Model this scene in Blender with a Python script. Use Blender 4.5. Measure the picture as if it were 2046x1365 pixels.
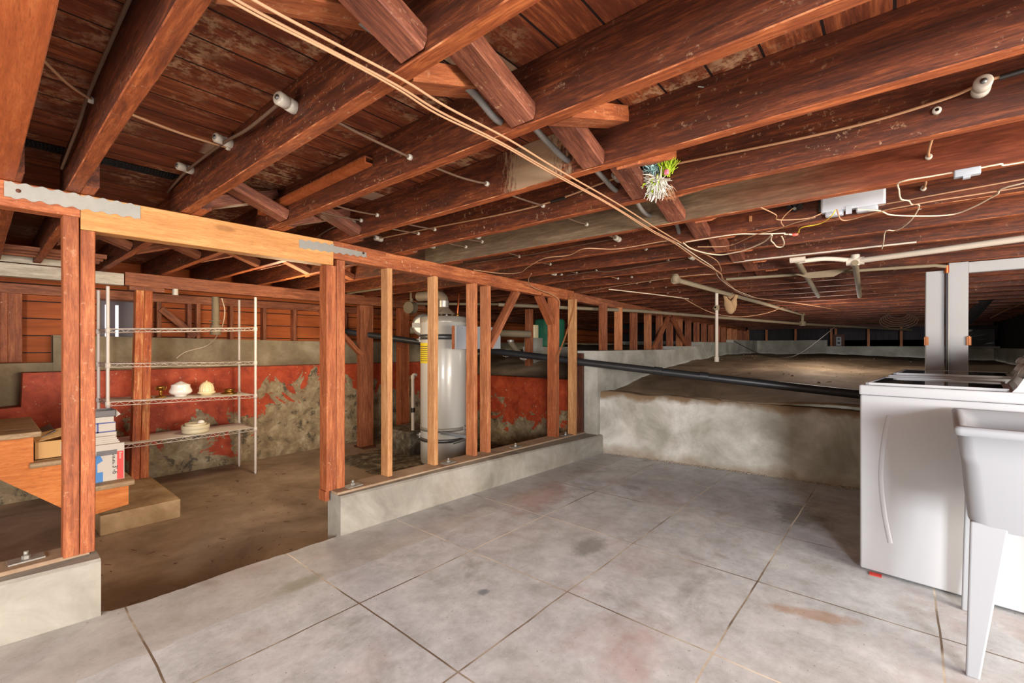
import bpy, math, random
from math import sin, cos, radians, pi, tan, atan2, sqrt
from mathutils import Vector, Matrix, noise
random.seed(7)
SC = bpy.context.scene
COL = SC.collection
for o in list(bpy.data.objects): bpy.data.objects.remove(o)

# ------------------------------------------------------------------ camera
CH = 1.19; TH = radians(40.2); FPX = 905.0; PCX = 1023.0; PCY = 690.0
cam = bpy.data.cameras.new('camera'); camo = bpy.data.objects.new('camera', cam); COL.objects.link(camo)
cam.sensor_width = 36.0; cam.lens = 36.0 * FPX / 2046.0; cam.shift_y = (PCY - 682.5) / 2046.0
cam.clip_start = 0.02; cam.clip_end = 200
camo.location = (0, 0, CH); camo.rotation_euler = (radians(90), 0, TH - radians(90))
SC.camera = camo
# ------------------------------------------------------------------ look
vs = SC.view_settings
vs.view_transform = 'Standard'; vs.look = 'None'; vs.gamma = 1.0; vs.use_curve_mapping = False
vs.exposure = 0.15
# ------------------------------------------------------------------ world
W = bpy.data.worlds.new('world'); SC.world = W; W.use_nodes = True
W.node_tree.nodes['Background'].inputs[0].default_value = (1.0, 0.97, 0.92, 1)
W.node_tree.nodes['Background'].inputs[1].default_value = 0.42
# ------------------------------------------------------------------ lights
def area(name, loc, to, sx, sy, power, col):
    l = bpy.data.lights.new(name, 'AREA'); l.shape = 'RECTANGLE'; l.size = sx; l.size_y = sy
    l.energy = power; l.color = col
    o = bpy.data.objects.new(name, l); COL.objects.link(o); o.location = loc
    o.rotation_euler = (Vector(to) - Vector(loc)).to_track_quat('-Z', 'Y').to_euler()
    return o
area('daylight_door', (-2.6, -2.3, 1.30), (3.2, 0.6, 0.5), 1.0, 0.9, 330, (0.95, 0.97, 1.0))
area('daylight_window', (1.5, -3.1, 1.00), (1.9, 3.0, 1.25), 2.2, 1.0, 270, (1.0, 0.90, 0.78))
area('fill_rear', (-1.6, 1.6, 0.9), (3.0, 3.6, 1.4), 0.9, 1.0, 34, (1.0, 0.84, 0.66))  # added warm fill towards the store wall, source unseen
# added unseen point fills that brighten the crawl space and the store
def bulb(name, loc, power, col, r=0.06):
    l = bpy.data.lights.new(name, 'POINT'); l.energy = power; l.color = col; l.shadow_soft_size = r
    o = bpy.data.objects.new(name, l); COL.objects.link(o); o.location = loc; return o
bulb('fill_crawl', (6.9, 0.7, 1.38), 30, (1.0, 0.90, 0.80), 0.35)
bulb('fill_store', (1.9, 4.3, 1.50), 42, (1.0, 0.80, 0.5), 0.15)

# ------------------------------------------------------------------ sight lines to points in the room
_c, _s = cos(TH), sin(TH)
def _ray(px, py):
    u = (px - PCX) / FPX; v = (py - PCY) / FPX
    return Vector((_c + _s * u, _s - _c * u, -v))
def at_z(px, py, z): d = _ray(px, py); return Vector((0, 0, CH)) + d * ((z - CH) / d.z)
def at_y(px, py, y): d = _ray(px, py); return Vector((0, 0, CH)) + d * (y / d.y)
def at_x(px, py, x): d = _ray(px, py); return Vector((0, 0, CH)) + d * (x / d.x)
def at_d(px, py, dd): return Vector((0, 0, CH)) + _ray(px, py) * dd

# ------------------------------------------------------------------ mesh helpers
class MB:
    def __init__(s): s.v = []; s.f = []; s.sm = []
    def add(s, vs, fs, smooth=False):
        n = len(s.v); s.v += [tuple(v) for v in vs]; s.f += [tuple(i + n for i in f) for f in fs]; s.sm += [smooth] * len(fs)
    def box(s, a, b, M=None):
        x0, y0, z0 = a; x1, y1, z1 = b
        vs = [Vector(p) for p in ((x0,y0,z0),(x1,y0,z0),(x1,y1,z0),(x0,y1,z0),(x0,y0,z1),(x1,y0,z1),(x1,y1,z1),(x0,y1,z1))]
        if M: vs = [M @ v for v in vs]
        s.add(vs, [(0,3,2,1),(4,5,6,7),(0,1,5,4),(1,2,6,5),(2,3,7,6),(3,0,4,7)])
    def prism(s, poly, z0, z1, M=None):   # polygon in xy, extruded in z
        n = len(poly); vs = [Vector((x, y, z0)) for x, y in poly] + [Vector((x, y, z1)) for x, y in poly]
        if M: vs = [M @ v for v in vs]
        s.add(vs, [tuple(reversed(range(n))), tuple(range(n, 2*n))] + [(i, (i+1) % n, n+(i+1) % n, n+i) for i in range(n)])
    def rbox(s, a, b, r=0.01, M=None, seg=4):   # box rounded in plan and slightly chamfered on top
        x0, y0, z0 = a; x1, y1, z1 = b
        def ring(k):
            P = []
            for cx, cy, t0 in ((x1-r, y1-r, 0), (x0+r, y1-r, 90), (x0+r, y0+r, 180), (x1-r, y0+r, 270)):
                for i in range(seg+1):
                    t = radians(t0 + 90*i/seg); P.append((cx + (r-k)*cos(t), cy + (r-k)*sin(t)))
            return P
        e = min(r*0.6, (z1-z0)*0.3)
        lv = [(z0, e*0.7), (z0+e*0.3, e*0.15), (z0+e, 0), (z1-e, 0), (z1-e*0.3, e*0.15), (z1, e*0.7)]
        R = [ring(k) for z, k in lv]; n = len(R[0])
        vs = [Vector((x, y, lv[j][0])) for j in range(6) for x, y in R[j]]
        if M: vs = [M @ v for v in vs]
        fs = [tuple(reversed(range(n))), tuple(5*n + i for i in range(n))]
        s.add(vs, fs)
        s.add(vs, [(j*n+i, j*n+(i+1) % n, (j+1)*n+(i+1) % n, (j+1)*n+i) for j in range(5) for i in range(n)], True)
    def lathe(s, prof, seg=20, M=None, smooth=True, flute=0, fa=0.0):   # profile (r, z) round z
        vs = []; n = len(prof)
        for j in range(seg):
            t = 2*pi*j/seg
            for r, z in prof:
                rr = r * (1 + (fa*cos(flute*t) if flute else 0)); vs.append(Vector((rr*cos(t), rr*sin(t), z)))
        if M: vs = [M @ v for v in vs]
        s.add(vs, [(j*n+i, ((j+1) % seg)*n+i, ((j+1) % seg)*n+i+1, j*n+i+1) for j in range(seg) for i in range(n-1)], smooth)
    def tube(s, pts, r, seg=8, cap=True, smooth=True):
        P = [Vector(p) for p in pts]; n = len(P)
        if n < 2: return
        t = (P[1]-P[0]).normalized(); up = Vector((0,0,1)) if abs(t.z) < 0.9 else Vector((1,0,0))
        a = t.cross(up).normalized(); vs = []
        for i in range(n):
            t = ((P[min(i+1,n-1)]-P[max(i-1,0)])).normalized()
            a = (a - t*a.dot(t)); a = a.normalized() if a.length > 1e-6 else t.orthogonal().normalized()
            b = t.cross(a); rr = r[i] if isinstance(r, (list, tuple)) else r
            for k in range(seg):
                w = 2*pi*k/seg; vs.append(P[i] + (a*cos(w) + b*sin(w))*rr)
        fs = [(i*seg+k, i*seg+(k+1) % seg, (i+1)*seg+(k+1) % seg, (i+1)*seg+k) for i in range(n-1) for k in range(seg)]
        s.add(vs, fs, smooth)
        if cap: s.add(vs, [tuple(reversed(range(seg))), tuple((n-1)*seg+k for k in range(seg))])
    def grid(s, xs, ys, fn, smooth=True):
        n = len(ys); vs = [Vector(fn(x, y)) for x in xs for y in ys]
        s.add(vs, [(i*n+j, (i+1)*n+j, (i+1)*n+j+1, i*n+j+1) for i in range(len(xs)-1) for j in range(n-1)], smooth)
    def mesh(s, name, mat):
        me = bpy.data.meshes.new(name); me.from_pydata(s.v, [], s.f); me.update()
        me.polygons.foreach_set('use_smooth', s.sm); me.materials.append(mat); me.update()
        return me
    def build(s, name, mat, parent=None, loc=(0,0,0), rot=(0,0,0)):
        o = bpy.data.objects.new(name, s.mesh(name, mat)); COL.objects.link(o); o.location = loc; o.rotation_euler = rot
        if parent: o.parent = parent
        return o
def tag(o, label, cat, group=None, kind=None):
    if label: o['label'] = label
    if cat: o['category'] = cat
    if group: o['group'] = group
    if kind: o['kind'] = kind
    return o
def struct(o): o['kind'] = 'structure'; return o
def empty(name, loc=(0,0,0), rz=0.0, M=None):
    o = bpy.data.objects.new(name, None); COL.objects.link(o); o.location = loc; o.rotation_euler = (0,0,rz)
    if M is not None: o.matrix_world = M
    return o
def smooth_path(pts, k=6):
    P = [Vector(p) for p in pts]
    if len(P) < 3: return P
    out = []
    for i in range(len(P)-1):
        p0 = P[max(i-1,0)]; p1 = P[i]; p2 = P[i+1]; p3 = P[min(i+2,len(P)-1)]
        for j in range(k):
            t = j/k; out.append(0.5*((2*p1) + (p2-p0)*t + (2*p0-5*p1+4*p2-p3)*t*t + (3*p1-p0-3*p2+p3)*t**3))
    return out + [P[-1]]

# ------------------------------------------------------------------ material helpers
class NT:
    def __init__(s, name, rough=0.7, spec=0.3):
        s.m = bpy.data.materials.new(name); s.m.use_nodes = True; s.t = s.m.node_tree; s.b = s.t.nodes['Principled BSDF']
        s.b.inputs['Roughness'].default_value = rough; s.b.inputs['Specular IOR Level'].default_value = spec
        s._tc = None
    def N(s, ty, **k):
        n = s.t.nodes.new(ty)
        for a, b in k.items(): setattr(n, a, b)
        return n
    def L(s, a, b): s.t.links.new(a, b)
    def co(s):
        if not s._tc: s._tc = s.N('ShaderNodeTexCoord').outputs['Object']
        return s._tc
    def rnd(s): return s.N('ShaderNodeObjectInfo').outputs['Random']
    def mapping(s, sc=(1,1,1), rot=(0,0,0), loc=(0,0,0), rand=0.0):
        m = s.N('ShaderNodeMapping'); m.inputs['Scale'].default_value = sc; m.inputs['Rotation'].default_value = rot
        m.inputs['Location'].default_value = loc; s.L(s.co(), m.inputs['Vector']); out = m.outputs[0]
        if rand:
            a = s.N('ShaderNodeVectorMath', operation='ADD'); q = s.math('MULTIPLY', s.rnd(), rand)
            s.L(out, a.inputs[0]); s.L(q, a.inputs[1]); out = a.outputs[0]
        return out
    def noise(s, vec, scale=5, detail=4, rough=0.55, dist=0.0):
        n = s.N('ShaderNodeTexNoise'); n.inputs['Scale'].default_value = scale; n.inputs['Detail'].default_value = detail
        n.inputs['Roughness'].default_value = rough; n.inputs['Distortion'].default_value = dist; s.L(vec, n.inputs['Vector']); return n.outputs['Fac']
    def math(s, op, a, b=None, c=None, clamp=False):
        n = s.N('ShaderNodeMath', operation=op); n.use_clamp = clamp
        for i, x in enumerate((a, b, c)):
            if x is None: continue
            if isinstance(x, (int, float)): n.inputs[i].default_value = x
            else: s.L(x, n.inputs[i])
        return n.outputs[0]
    def ramp(s, fac, stops):
        r = s.N('ShaderNodeValToRGB'); e = r.color_ramp.elements
        while len(e) < len(stops): e.new(0.5)
        for i, (p, c) in enumerate(stops):
            e[i].position = p; e[i].color = (c, c, c, 1) if isinstance(c, (int, float)) else (*c, 1)
        s.L(fac, r.inputs[0]); return r.outputs[0]
    def mix(s, fac, a, b, mode='MIX'):
        n = s.N('ShaderNodeMix', data_type='RGBA', blend_type=mode)
        for key, x in ((0, fac), (6, a), (7, b)):
            if isinstance(x, (int, float)): n.inputs[key].default_value = x
            elif isinstance(x, tuple): n.inputs[key].default_value = (*x, 1)
            else: s.L(x, n.inputs[key])
        return n.outputs[2]
    def sep(s, v=None):
        n = s.N('ShaderNodeSeparateXYZ'); s.L(v or s.co(), n.inputs[0]); return n.outputs
    def done(s, col=None, bump=None, bs=0.3, bd=0.01, rough=None):
        if col is not None:
            if isinstance(col, tuple): s.b.inputs['Base Color'].default_value = (*col, 1)
            else: s.L(col, s.b.inputs['Base Color'])
        if bump is not None:
            n = s.N('ShaderNodeBump'); n.inputs['Strength'].default_value = bs; n.inputs['Distance'].default_value = bd
            s.L(bump, n.inputs['Height']); s.L(n.outputs[0], s.b.inputs['Normal'])
        if rough is not None: s.L(rough, s.b.inputs['Roughness'])
        return s.m
def S(r, g, b):   # sRGB 0..255 to linear
    f = lambda c: (c/255/12.92) if c/255 <= 0.04045 else ((c/255+0.055)/1.055)**2.4
    return (f(r), f(g), f(b))
def wood(name, dark, mid, light, rough=0.62, dust=0.5, grey=0.0, axis='X', knots=True, rnd=0.25, pale=(200,160,125), gs=1.0, patch=None):
    t = NT(name, rough, 0.35)
    sc = {'X': (0.9, 9, 9), 'Y': (9, 0.9, 9), 'Z': (9, 9, 0.9)}[axis]
    v = t.mapping(sc, rand=37.0)
    g = t.noise(v, 1.6*gs, 6, 0.62, 1.2)
    v2 = t.mapping(tuple(a*3.2 for a in sc), rand=11.0)
    fg = t.noise(v2, 2.6*gs, 4, 0.7, 0.4)
    vb = t.mapping((2.2,2.2,2.2), rand=53.0)
    bl = t.noise(vb, 1.5, 4, 0.6, 0.3)
    f = t.math('ADD', t.math('MULTIPLY', g, 0.5), t.math('MULTIPLY', fg, 0.5))
    c = t.ramp(f, [(0.36, dark), (0.5, mid), (0.64, light)])
    vh = t.noise(t.mapping(tuple(a*9 for a in sc), rand=3.0), 3.2, 3, 0.7)
    c = t.mix(t.math('MULTIPLY', t.ramp(vh, [(0.34, 1.0), (0.48, 0.0)]), 0.45), c, tuple(q*0.45 for q in dark))
    if knots:
        vo = t.N('ShaderNodeTexVoronoi'); vo.inputs['Scale'].default_value = 1.0; t.L(t.mapping({'X':(1.6,4.5,4.5)}.get(axis,(3,3,3)), rand=23.0), vo.inputs['Vector'])
        km = t.math('ADD', vo.outputs['Distance'], t.math('MULTIPLY', t.math('SUBTRACT', fg, 0.5), 0.10))
        c = t.mix(t.math('MULTIPLY', t.ramp(km, [(0.045, 1.0), (0.10, 0.0)]), 0.7), c, tuple(q*0.6 for q in dark))
    c = t.mix(t.math('MULTIPLY', t.ramp(bl, [(0.42, 0.0), (0.75, 1.0)]), 0.45), c, dark)
    if dust:
        sp = t.noise(t.mapping((1,1,1), rand=5.0), 42, 3, 0.75)
        ar = t.noise(t.mapping((1,1,1), rand=91.0), 2.6, 3, 0.6)
        m = t.math('MULTIPLY', t.ramp(sp, [(0.60, 0.0), (0.72, 1.0)]), t.ramp(ar, [(0.45, 0.0), (0.62, 1.0)]))
        c = t.mix(t.math('MULTIPLY', m, dust), c, S(*pale))
    if patch:
        px_ = t.sep()[0]; pn = t.noise(t.mapping((26,6,6)), 3.0, 4, 0.7)
        pd = t.math('DIVIDE', t.math('ABSOLUTE', t.math('SUBTRACT', px_, patch[0])), patch[1])
        pm = t.ramp(t.math('ADD', pd, t.math('MULTIPLY', t.math('SUBTRACT', pn, 0.5), 2.2)), [(0.5, 1.0), (0.9, 0.0)])
        c = t.mix(t.math('MULTIPLY', pm, 0.6), c, S(168,142,112))
    hsv = t.N('ShaderNodeHueSaturation'); t.L(c, hsv.inputs['Color'])
    t.L(t.math('ADD', t.math('MULTIPLY', t.rnd(), rnd), 1.0 - rnd/2), hsv.inputs['Value'])
    return t.done(hsv.outputs[0], f, 0.35, 0.006)
def plain(name, col, rough=0.5, metal=0.0, spec=0.5, var=0.0, vs=6.0, coat=0.0):
    t = NT(name, rough, spec); t.b.inputs['Metallic'].default_value = metal; t.b.inputs['Coat Weight'].default_value = coat
    if var:
        n = t.noise(t.mapping(rand=9.0), vs, 4, 0.6)
        return t.done(t.mix(t.math('MULTIPLY', n, var), col, tuple(x*0.35 for x in col)), n, 0.15, 0.004)
    return t.done(col)

# woods ------------------------------------------------------------
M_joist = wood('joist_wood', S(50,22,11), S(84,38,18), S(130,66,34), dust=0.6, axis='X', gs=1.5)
M_joistlit = wood('joist_lit_wood', S(98,44,20), S(142,70,32), S(186,104,56), dust=0.6, axis='X', gs=1.3)  # lighter copy of the joist wood, paints light from below on undersides
M_joistpatch = wood('patched_joist_wood', S(50,22,11), S(84,38,18), S(130,66,34), dust=0.6, axis='X', gs=1.5, patch=(1.80,0.20))
M_brace = wood('brace_wood', S(70,36,26), S(112,62,44), S(150,92,66), dust=0.5, axis='X', gs=1.3)
M_joistgrey = None
M_orange = wood('orange_plank', S(140,68,32), S(164,84,42), S(186,106,58), dust=0.15, axis='X', rnd=0.1)
M_post = wood('old_red_post', S(112,56,30), S(152,82,46), S(184,112,68), dust=0.8, axis='X', rnd=0.2)
M_stud = wood('new_stud', S(160,106,66), S(190,136,88), S(210,162,112), dust=0.05, axis='X', rnd=0.18)
M_stud2 = wood('mid_stud', S(136,78,48), S(176,108,68), S(206,140,94), dust=0.1, axis='X', rnd=0.3)
M_head = wood('new_header', S(176,116,62), S(196,136,78), S(212,158,100), dust=0.05, axis='X', rnd=0.05)
M_brown = wood('brown_beam', S(96,50,30), S(136,76,46), S(174,108,72), dust=0.2, axis='X')
M_dark = wood('dark_plank', S(52,26,18), S(84,44,28), S(112,62,40), dust=0.15, axis='X')
M_string = wood('stringer_ply', S(172,90,36), S(204,118,52), S(222,142,74), dust=0.2, axis='X', rnd=0.04, gs=0.6)
M_worn = wood('worn_post', S(120,50,22), S(168,84,36), S(206,150,96), dust=0.7, axis='X', rnd=0.05, gs=0.7)
M_whitewood = wood('painted_beam', S(150,138,122), S(186,174,156), S(206,196,180), dust=0.1, axis='X', rnd=0.05)
M_tread = wood('dusty_tread', S(120,92,64), S(160,130,96), S(186,158,122), dust=1.0, axis='X', rnd=0.05, pale=(222,204,172))

def grey_joist():
    t = NT('weathered_joist', 0.75, 0.2)
    g = t.noise(t.mapping((0.9,9,9)), 1.6, 6, 0.62, 1.2)
    fg = t.noise(t.mapping((3,30,30)), 3, 4, 0.7, 0.4)
    f = t.math('ADD', t.math('MULTIPLY', g, 0.5), t.math('MULTIPLY', fg, 0.5))
    red = t.ramp(f, [(0.3, S(64,30,18)), (0.5, S(104,50,30)), (0.7, S(142,76,48))])
    gr = t.ramp(f, [(0.3, S(74,58,44)), (0.5, S(104,86,66)), (0.7, S(136,116,92))])
    x = t.sep()[0]
    n = t.noise(t.mapping((2,6,6)), 1.5, 3)
    k = t.math('ADD', x, t.math('MULTIPLY', n, 0.9))
    m = t.ramp(t.math('DIVIDE', k, 8.0), [(0.32, 0.0), (0.42, 1.0)])
    return t.done(t.mix(m, gr, red), f, 0.3, 0.006)
M_joistgrey = grey_joist()
def edge_mat():  # pale colour paints a highlight along the joist corners
    t = NT('edge_highlight', 0.7, 0.2); n = t.noise(t.mapping((5,5,5), rand=17.0), 1.6, 4, 0.65)
    return t.done(t.ramp(n, [(0.40, S(98,46,26)), (0.56, S(150,82,48)), (0.72, S(200,140,96))]))
M_edge = edge_mat()

def subfloor_mat():
    t = NT('subfloor_boards', 0.7, 0.25)
    x, y, z = t.sep()
    bw = 0.148
    q = t.math('DIVIDE', y, bw); idx = t.math('FLOOR', q); fr = t.math('FRACT', q)
    cmb = t.N('ShaderNodeCombineXYZ'); t.L(idx, cmb.inputs[0])
    wn = t.N('ShaderNodeTexWhiteNoise'); wn.noise_dimensions = '1D'; t.L(idx, wn.inputs['W'])
    off = t.N('ShaderNodeCombineXYZ'); t.L(t.math('MULTIPLY', wn.outputs[0], 40.0), off.inputs[0]); t.L(t.math('MULTIPLY', idx, 3.7), off.inputs[2])
    ad = t.N('ShaderNodeVectorMath', operation='ADD'); t.L(t.mapping((0.9,9,9)), ad.inputs[0]); t.L(off.outputs[0], ad.inputs[1])
    g = t.noise(ad.outputs[0], 1.5, 6, 0.65, 1.0)
    fg = t.noise(t.mapping((5,55,55)), 2.2, 5, 0.75)
    g = t.math('ADD', t.math('MULTIPLY', g, 0.55), t.math('MULTIPLY', fg, 0.45))
    c = t.ramp(g, [(0.36, S(62,28,14)), (0.5, S(112,54,28)), (0.66, S(176,102,60))])
    c = t.mix(t.math('MULTIPLY', wn.outputs[0], 0.5), c, S(84,38,26))
    ar = t.noise(t.mapping((1,1,1)), 2.2, 4, 0.6); sp = t.noise(t.mapping((1,1,1)), 30, 4, 0.7)
    m = t.math('MULTIPLY', t.ramp(ar, [(0.49, 0.0), (0.62, 1.0)]), t.ramp(sp, [(0.46, 0.0), (0.60, 1.0)]))
    c = t.mix(t.math('MULTIPLY', m, 0.65), c, S(196,158,120))
    # a few bare pale boards
    pb = t.math('MULTIPLY', t.math('GREATER_THAN', wn.outputs[0], 0.9), t.ramp(t.noise(t.mapping((1.2,0.1,0.1)), 2.0, 1), [(0.55, 0.0), (0.58, 1.0)]))
    c = t.mix(t.math('MULTIPLY', pb, 0.6), c, S(178,150,126))
    seam = t.math('LESS_THAN', t.math('ABSOLUTE', t.math('SUBTRACT', fr, 0.5)), 0.475)
    c = t.mix(seam, S(28,14,10), c)
    h = t.math('ADD', t.math('MULTIPLY', g, 0.3), seam)
    return t.done(c, h, 0.5, 0.008)
M_sub = subfloor_mat()

def slab_mat():
    t = NT('concrete_slab', 0.62, 0.35)
    a = radians(-0.6)
    v = t.mapping((1,1,1), rot=(0,0,-a)); x, y, z = t.sep(v)
    def lines(c, c0, sp, w):
        f = t.math('FRACT', t.math('DIVIDE', t.math('SUBTRACT', c, c0 - sp/2), sp))
        return t.math('LESS_THAN', t.math('ABSOLUTE', t.math('SUBTRACT', f, 0.5)), w/sp)
    wob = t.math('MULTIPLY', t.math('SUBTRACT', t.noise(t.mapping((1,1,1)), 2.2, 2), 0.5), 0.02)
    lx = lines(t.math('ADD', x, wob), 0.41, 0.7085, 0.0038); ly = lines(t.math('ADD', y, wob), 1.895, 0.670, 0.0038)
    gy = t.math('LESS_THAN', y, 2.05)
    joint = t.math('MAXIMUM', lx, t.math('MULTIPLY', ly, gy))
    n1 = t.noise(t.mapping(), 0.9, 5, 0.6, 0.1); n2 = t.noise(t.mapping(loc=(5,2,0)), 4.2, 9, 0.78, 0.1); n3 = t.noise(t.mapping(), 60, 3, 0.7)
    c = t.ramp(n2, [(0.32, S(164,166,167)), (0.5, S(192,196,200)), (0.68, S(216,220,224))])
    c = t.mix(t.math('MULTIPLY', t.ramp(n1, [(0.40, 0.0), (0.7, 1.0)]), 0.22), c, S(176,160,140))
    pk = t.noise(t.mapping((1,1,1), loc=(3.3,1.1,0)), 1.7, 4, 0.65)
    c = t.mix(t.math('MULTIPLY', t.ramp(pk, [(0.56, 0.0), (0.72, 1.0)]), 0.40), c, S(172,126,116))
    gk = t.noise(t.mapping((1,1,1), loc=(9.3,4.1,0)), 2.3, 5, 0.7, 0.5)
    c = t.mix(t.math('MULTIPLY', t.ramp(gk, [(0.56, 0.0), (0.70, 1.0)]), 0.45), c, S(112,108,98))
    def blob(cx, cy, rx, ry, rot, col, amt):
        nonlocal c
        m = t.N('ShaderNodeMapping'); m.vector_type = 'TEXTURE'; m.inputs['Location'].default_value = (cx, cy, 0); m.inputs['Rotation'].default_value = (0,0,rot); m.inputs['Scale'].default_value = (rx, ry, 1)
        t.L(t.co(), m.inputs[0]); ln = t.N('ShaderNodeVectorMath', operation='LENGTH'); t.L(m.outputs[0], ln.inputs[0])
        f = t.ramp(t.math('ADD', ln.outputs['Value'], t.math('MULTIPLY', t.math('SUBTRACT', n2, 0.5), 1.6)), [(0.5, 1.0), (1.0, 0.0)])
        c = t.mix(t.math('MULTIPLY', f, amt), c, col)
    p = at_z(1625, 1228, 0); blob(p.x, p.y, 0.21, 0.06, radians(-70), S(170,130,96), 0.6)
    p = at_z(600, 1165, 0); blob(p.x, p.y, 0.13, 0.07, 0, S(120,132,104), 0.6)
    p = at_z(965, 1183, 0); blob(p.x, p.y, 0.035, 0.03, 0, S(92,104,118), 0.7)
    p = at_z(1180, 1090, 0); blob(p.x, p.y, 0.20, 0.10, 0, S(118,120,112), 0.6)
    p = at_z(1600, 1030, 0); blob(p.x, p.y, 0.28, 0.20, 0.3, S(104,96,80), 0.65)
    p = at_z(1080, 990, 0); blob(p.x, p.y, 0.5, 0.22, 0.1, S(170,132,124), 0.55)
    # the smoother trowelled strip along the curb
    strip = t.ramp(t.math('ADD', y, t.math('MULTIPLY', n2, 0.25)), [(0.0, 0.0), (1.0, 1.0)])
    c = t.mix(t.math('MULTIPLY', t.math('GREATER_THAN', t.math('ADD', y, t.math('MULTIPLY', n2, 0.2)), 2.32), 0.35), c, S(160,148,132))
    sp = t.ramp(n3, [(0.28, 0.0), (0.34, 1.0)])
    c = t.mix(sp, S(120,108,96), c)
    jc = t.mix(t.ramp(n1, [(0.42, 0.0), (0.56, 1.0)]), S(112,96,80), S(226,216,198))
    c = t.mix(joint, c, jc)
    h = t.math('SUBTRACT', t.math('MULTIPLY', n2, 0.35), t.math('MULTIPLY', joint, 1.0))
    return t.done(c, h, 0.45, 0.006)
M_slab = slab_mat()

def concrete(name, a, b, c3, stain=S(96,86,70), amt=0.5, sc=2.4, bs=0.5):
    t = NT(name, 0.85, 0.2)
    n1 = t.noise(t.mapping(), sc, 6, 0.65, 0.5); n2 = t.noise(t.mapping(loc=(4,4,4)), sc*0.7, 4, 0.6); n3 = t.noise(t.mapping(), 45, 4, 0.7)
    c = t.ramp(n1, [(0.32, a), (0.5, b), (0.66, c3)])
    c = t.mix(t.math('MULTIPLY', t.ramp(n2, [(0.48, 0.0), (0.7, 1.0)]), amt), c, stain)
    c = t.mix(t.math('MULTIPLY', t.ramp(n3, [(0.28, 1.0), (0.42, 0.0)]), 0.3), c, stain)
    return t.done(c, t.math('ADD', n1, t.math('MULTIPLY', n3, 0.4)), bs, 0.008)
M_curb = concrete('curb_concrete', S(124,119,109), S(148,143,133), S(168,163,153), S(150,136,116), 0.35)
M_curbtop = concrete('curb_top_dust', S(140,116,94), S(160,136,112), S(178,154,130), S(116,92,70), 0.4)
M_ret = concrete('retaining_concrete', S(160,156,142), S(194,190,180), S(220,217,208), S(122,116,98), 0.6, 2.2)
def soil_stain(m):
    nt = m.node_tree; b = nt.nodes['Principled BSDF']; src = b.inputs['Base Color'].links[0].from_socket
    tc = nt.nodes.new('ShaderNodeTexCoord'); sp = nt.nodes.new('ShaderNodeSeparateXYZ'); nt.links.new(tc.outputs['Object'], sp.inputs[0])
    no = nt.nodes.new('ShaderNodeTexNoise'); no.inputs['Scale'].default_value = 3.5; no.inputs['Detail'].default_value = 7; nt.links.new(tc.outputs['Object'], no.inputs['Vector'])
    ad = nt.nodes.new('ShaderNodeMath'); ad.operation = 'MULTIPLY_ADD'; nt.links.new(no.outputs['Fac'], ad.inputs[0]); ad.inputs[1].default_value = 0.28; nt.links.new(sp.outputs[2], ad.inputs[2])
    rp = nt.nodes.new('ShaderNodeValToRGB'); e = rp.color_ramp.elements; e[0].position = 0.735; e[0].color = (0,0,0,1); e[1].position = 0.79; e[1].color = (1,1,1,1); nt.links.new(ad.outputs[0], rp.inputs[0])
    lo = nt.nodes.new('ShaderNodeValToRGB'); e = lo.color_ramp.elements; e[0].position = 0.15; e[0].color = (0.6,0.6,0.6,1); e[1].position = 0.24; e[1].color = (0,0,0,1); nt.links.new(ad.outputs[0], lo.inputs[0])
    mx = nt.nodes.new('ShaderNodeMath'); mx.operation = 'MAXIMUM'; nt.links.new(rp.outputs[0], mx.inputs[0]); nt.links.new(lo.outputs[0], mx.inputs[1])
    mi = nt.nodes.new('ShaderNodeMix'); mi.data_type = 'RGBA'; nt.links.new(mx.outputs[0], mi.inputs[0]); nt.links.new(src, mi.inputs[6]); mi.inputs[7].default_value = (*S(142,118,92), 1)
    nt.links.new(mi.outputs[2], b.inputs['Base Color'])
soil_stain(M_ret)
M_stem = concrete('stem_concrete', S(146,142,130), S(172,168,156), S(192,188,178), S(118,112,98), 0.4)
M_stem2 = concrete('store_stem_concrete', S(112,98,76), S(140,124,98), S(162,146,118), S(92,78,56), 0.45)
M_low = concrete('old_dirty_slab', S(120,102,84), S(148,128,108), S(172,152,130), S(92,76,60), 0.5, 1.6, 0.3)
M_block = concrete('step_block', S(140,112,80), S(164,136,102), S(184,158,124), S(104,80,56), 0.5, 3.0)
M_dirt = concrete('dirt', S(112,94,74), S(144,124,100), S(172,152,126), S(90,74,56), 0.5, 1.6, 1.0)
M_gravel = concrete('gravel_dirt', S(62,54,44), S(92,82,68), S(140,130,112), S(40,34,26), 0.5, 9.0, 1.0)

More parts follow.
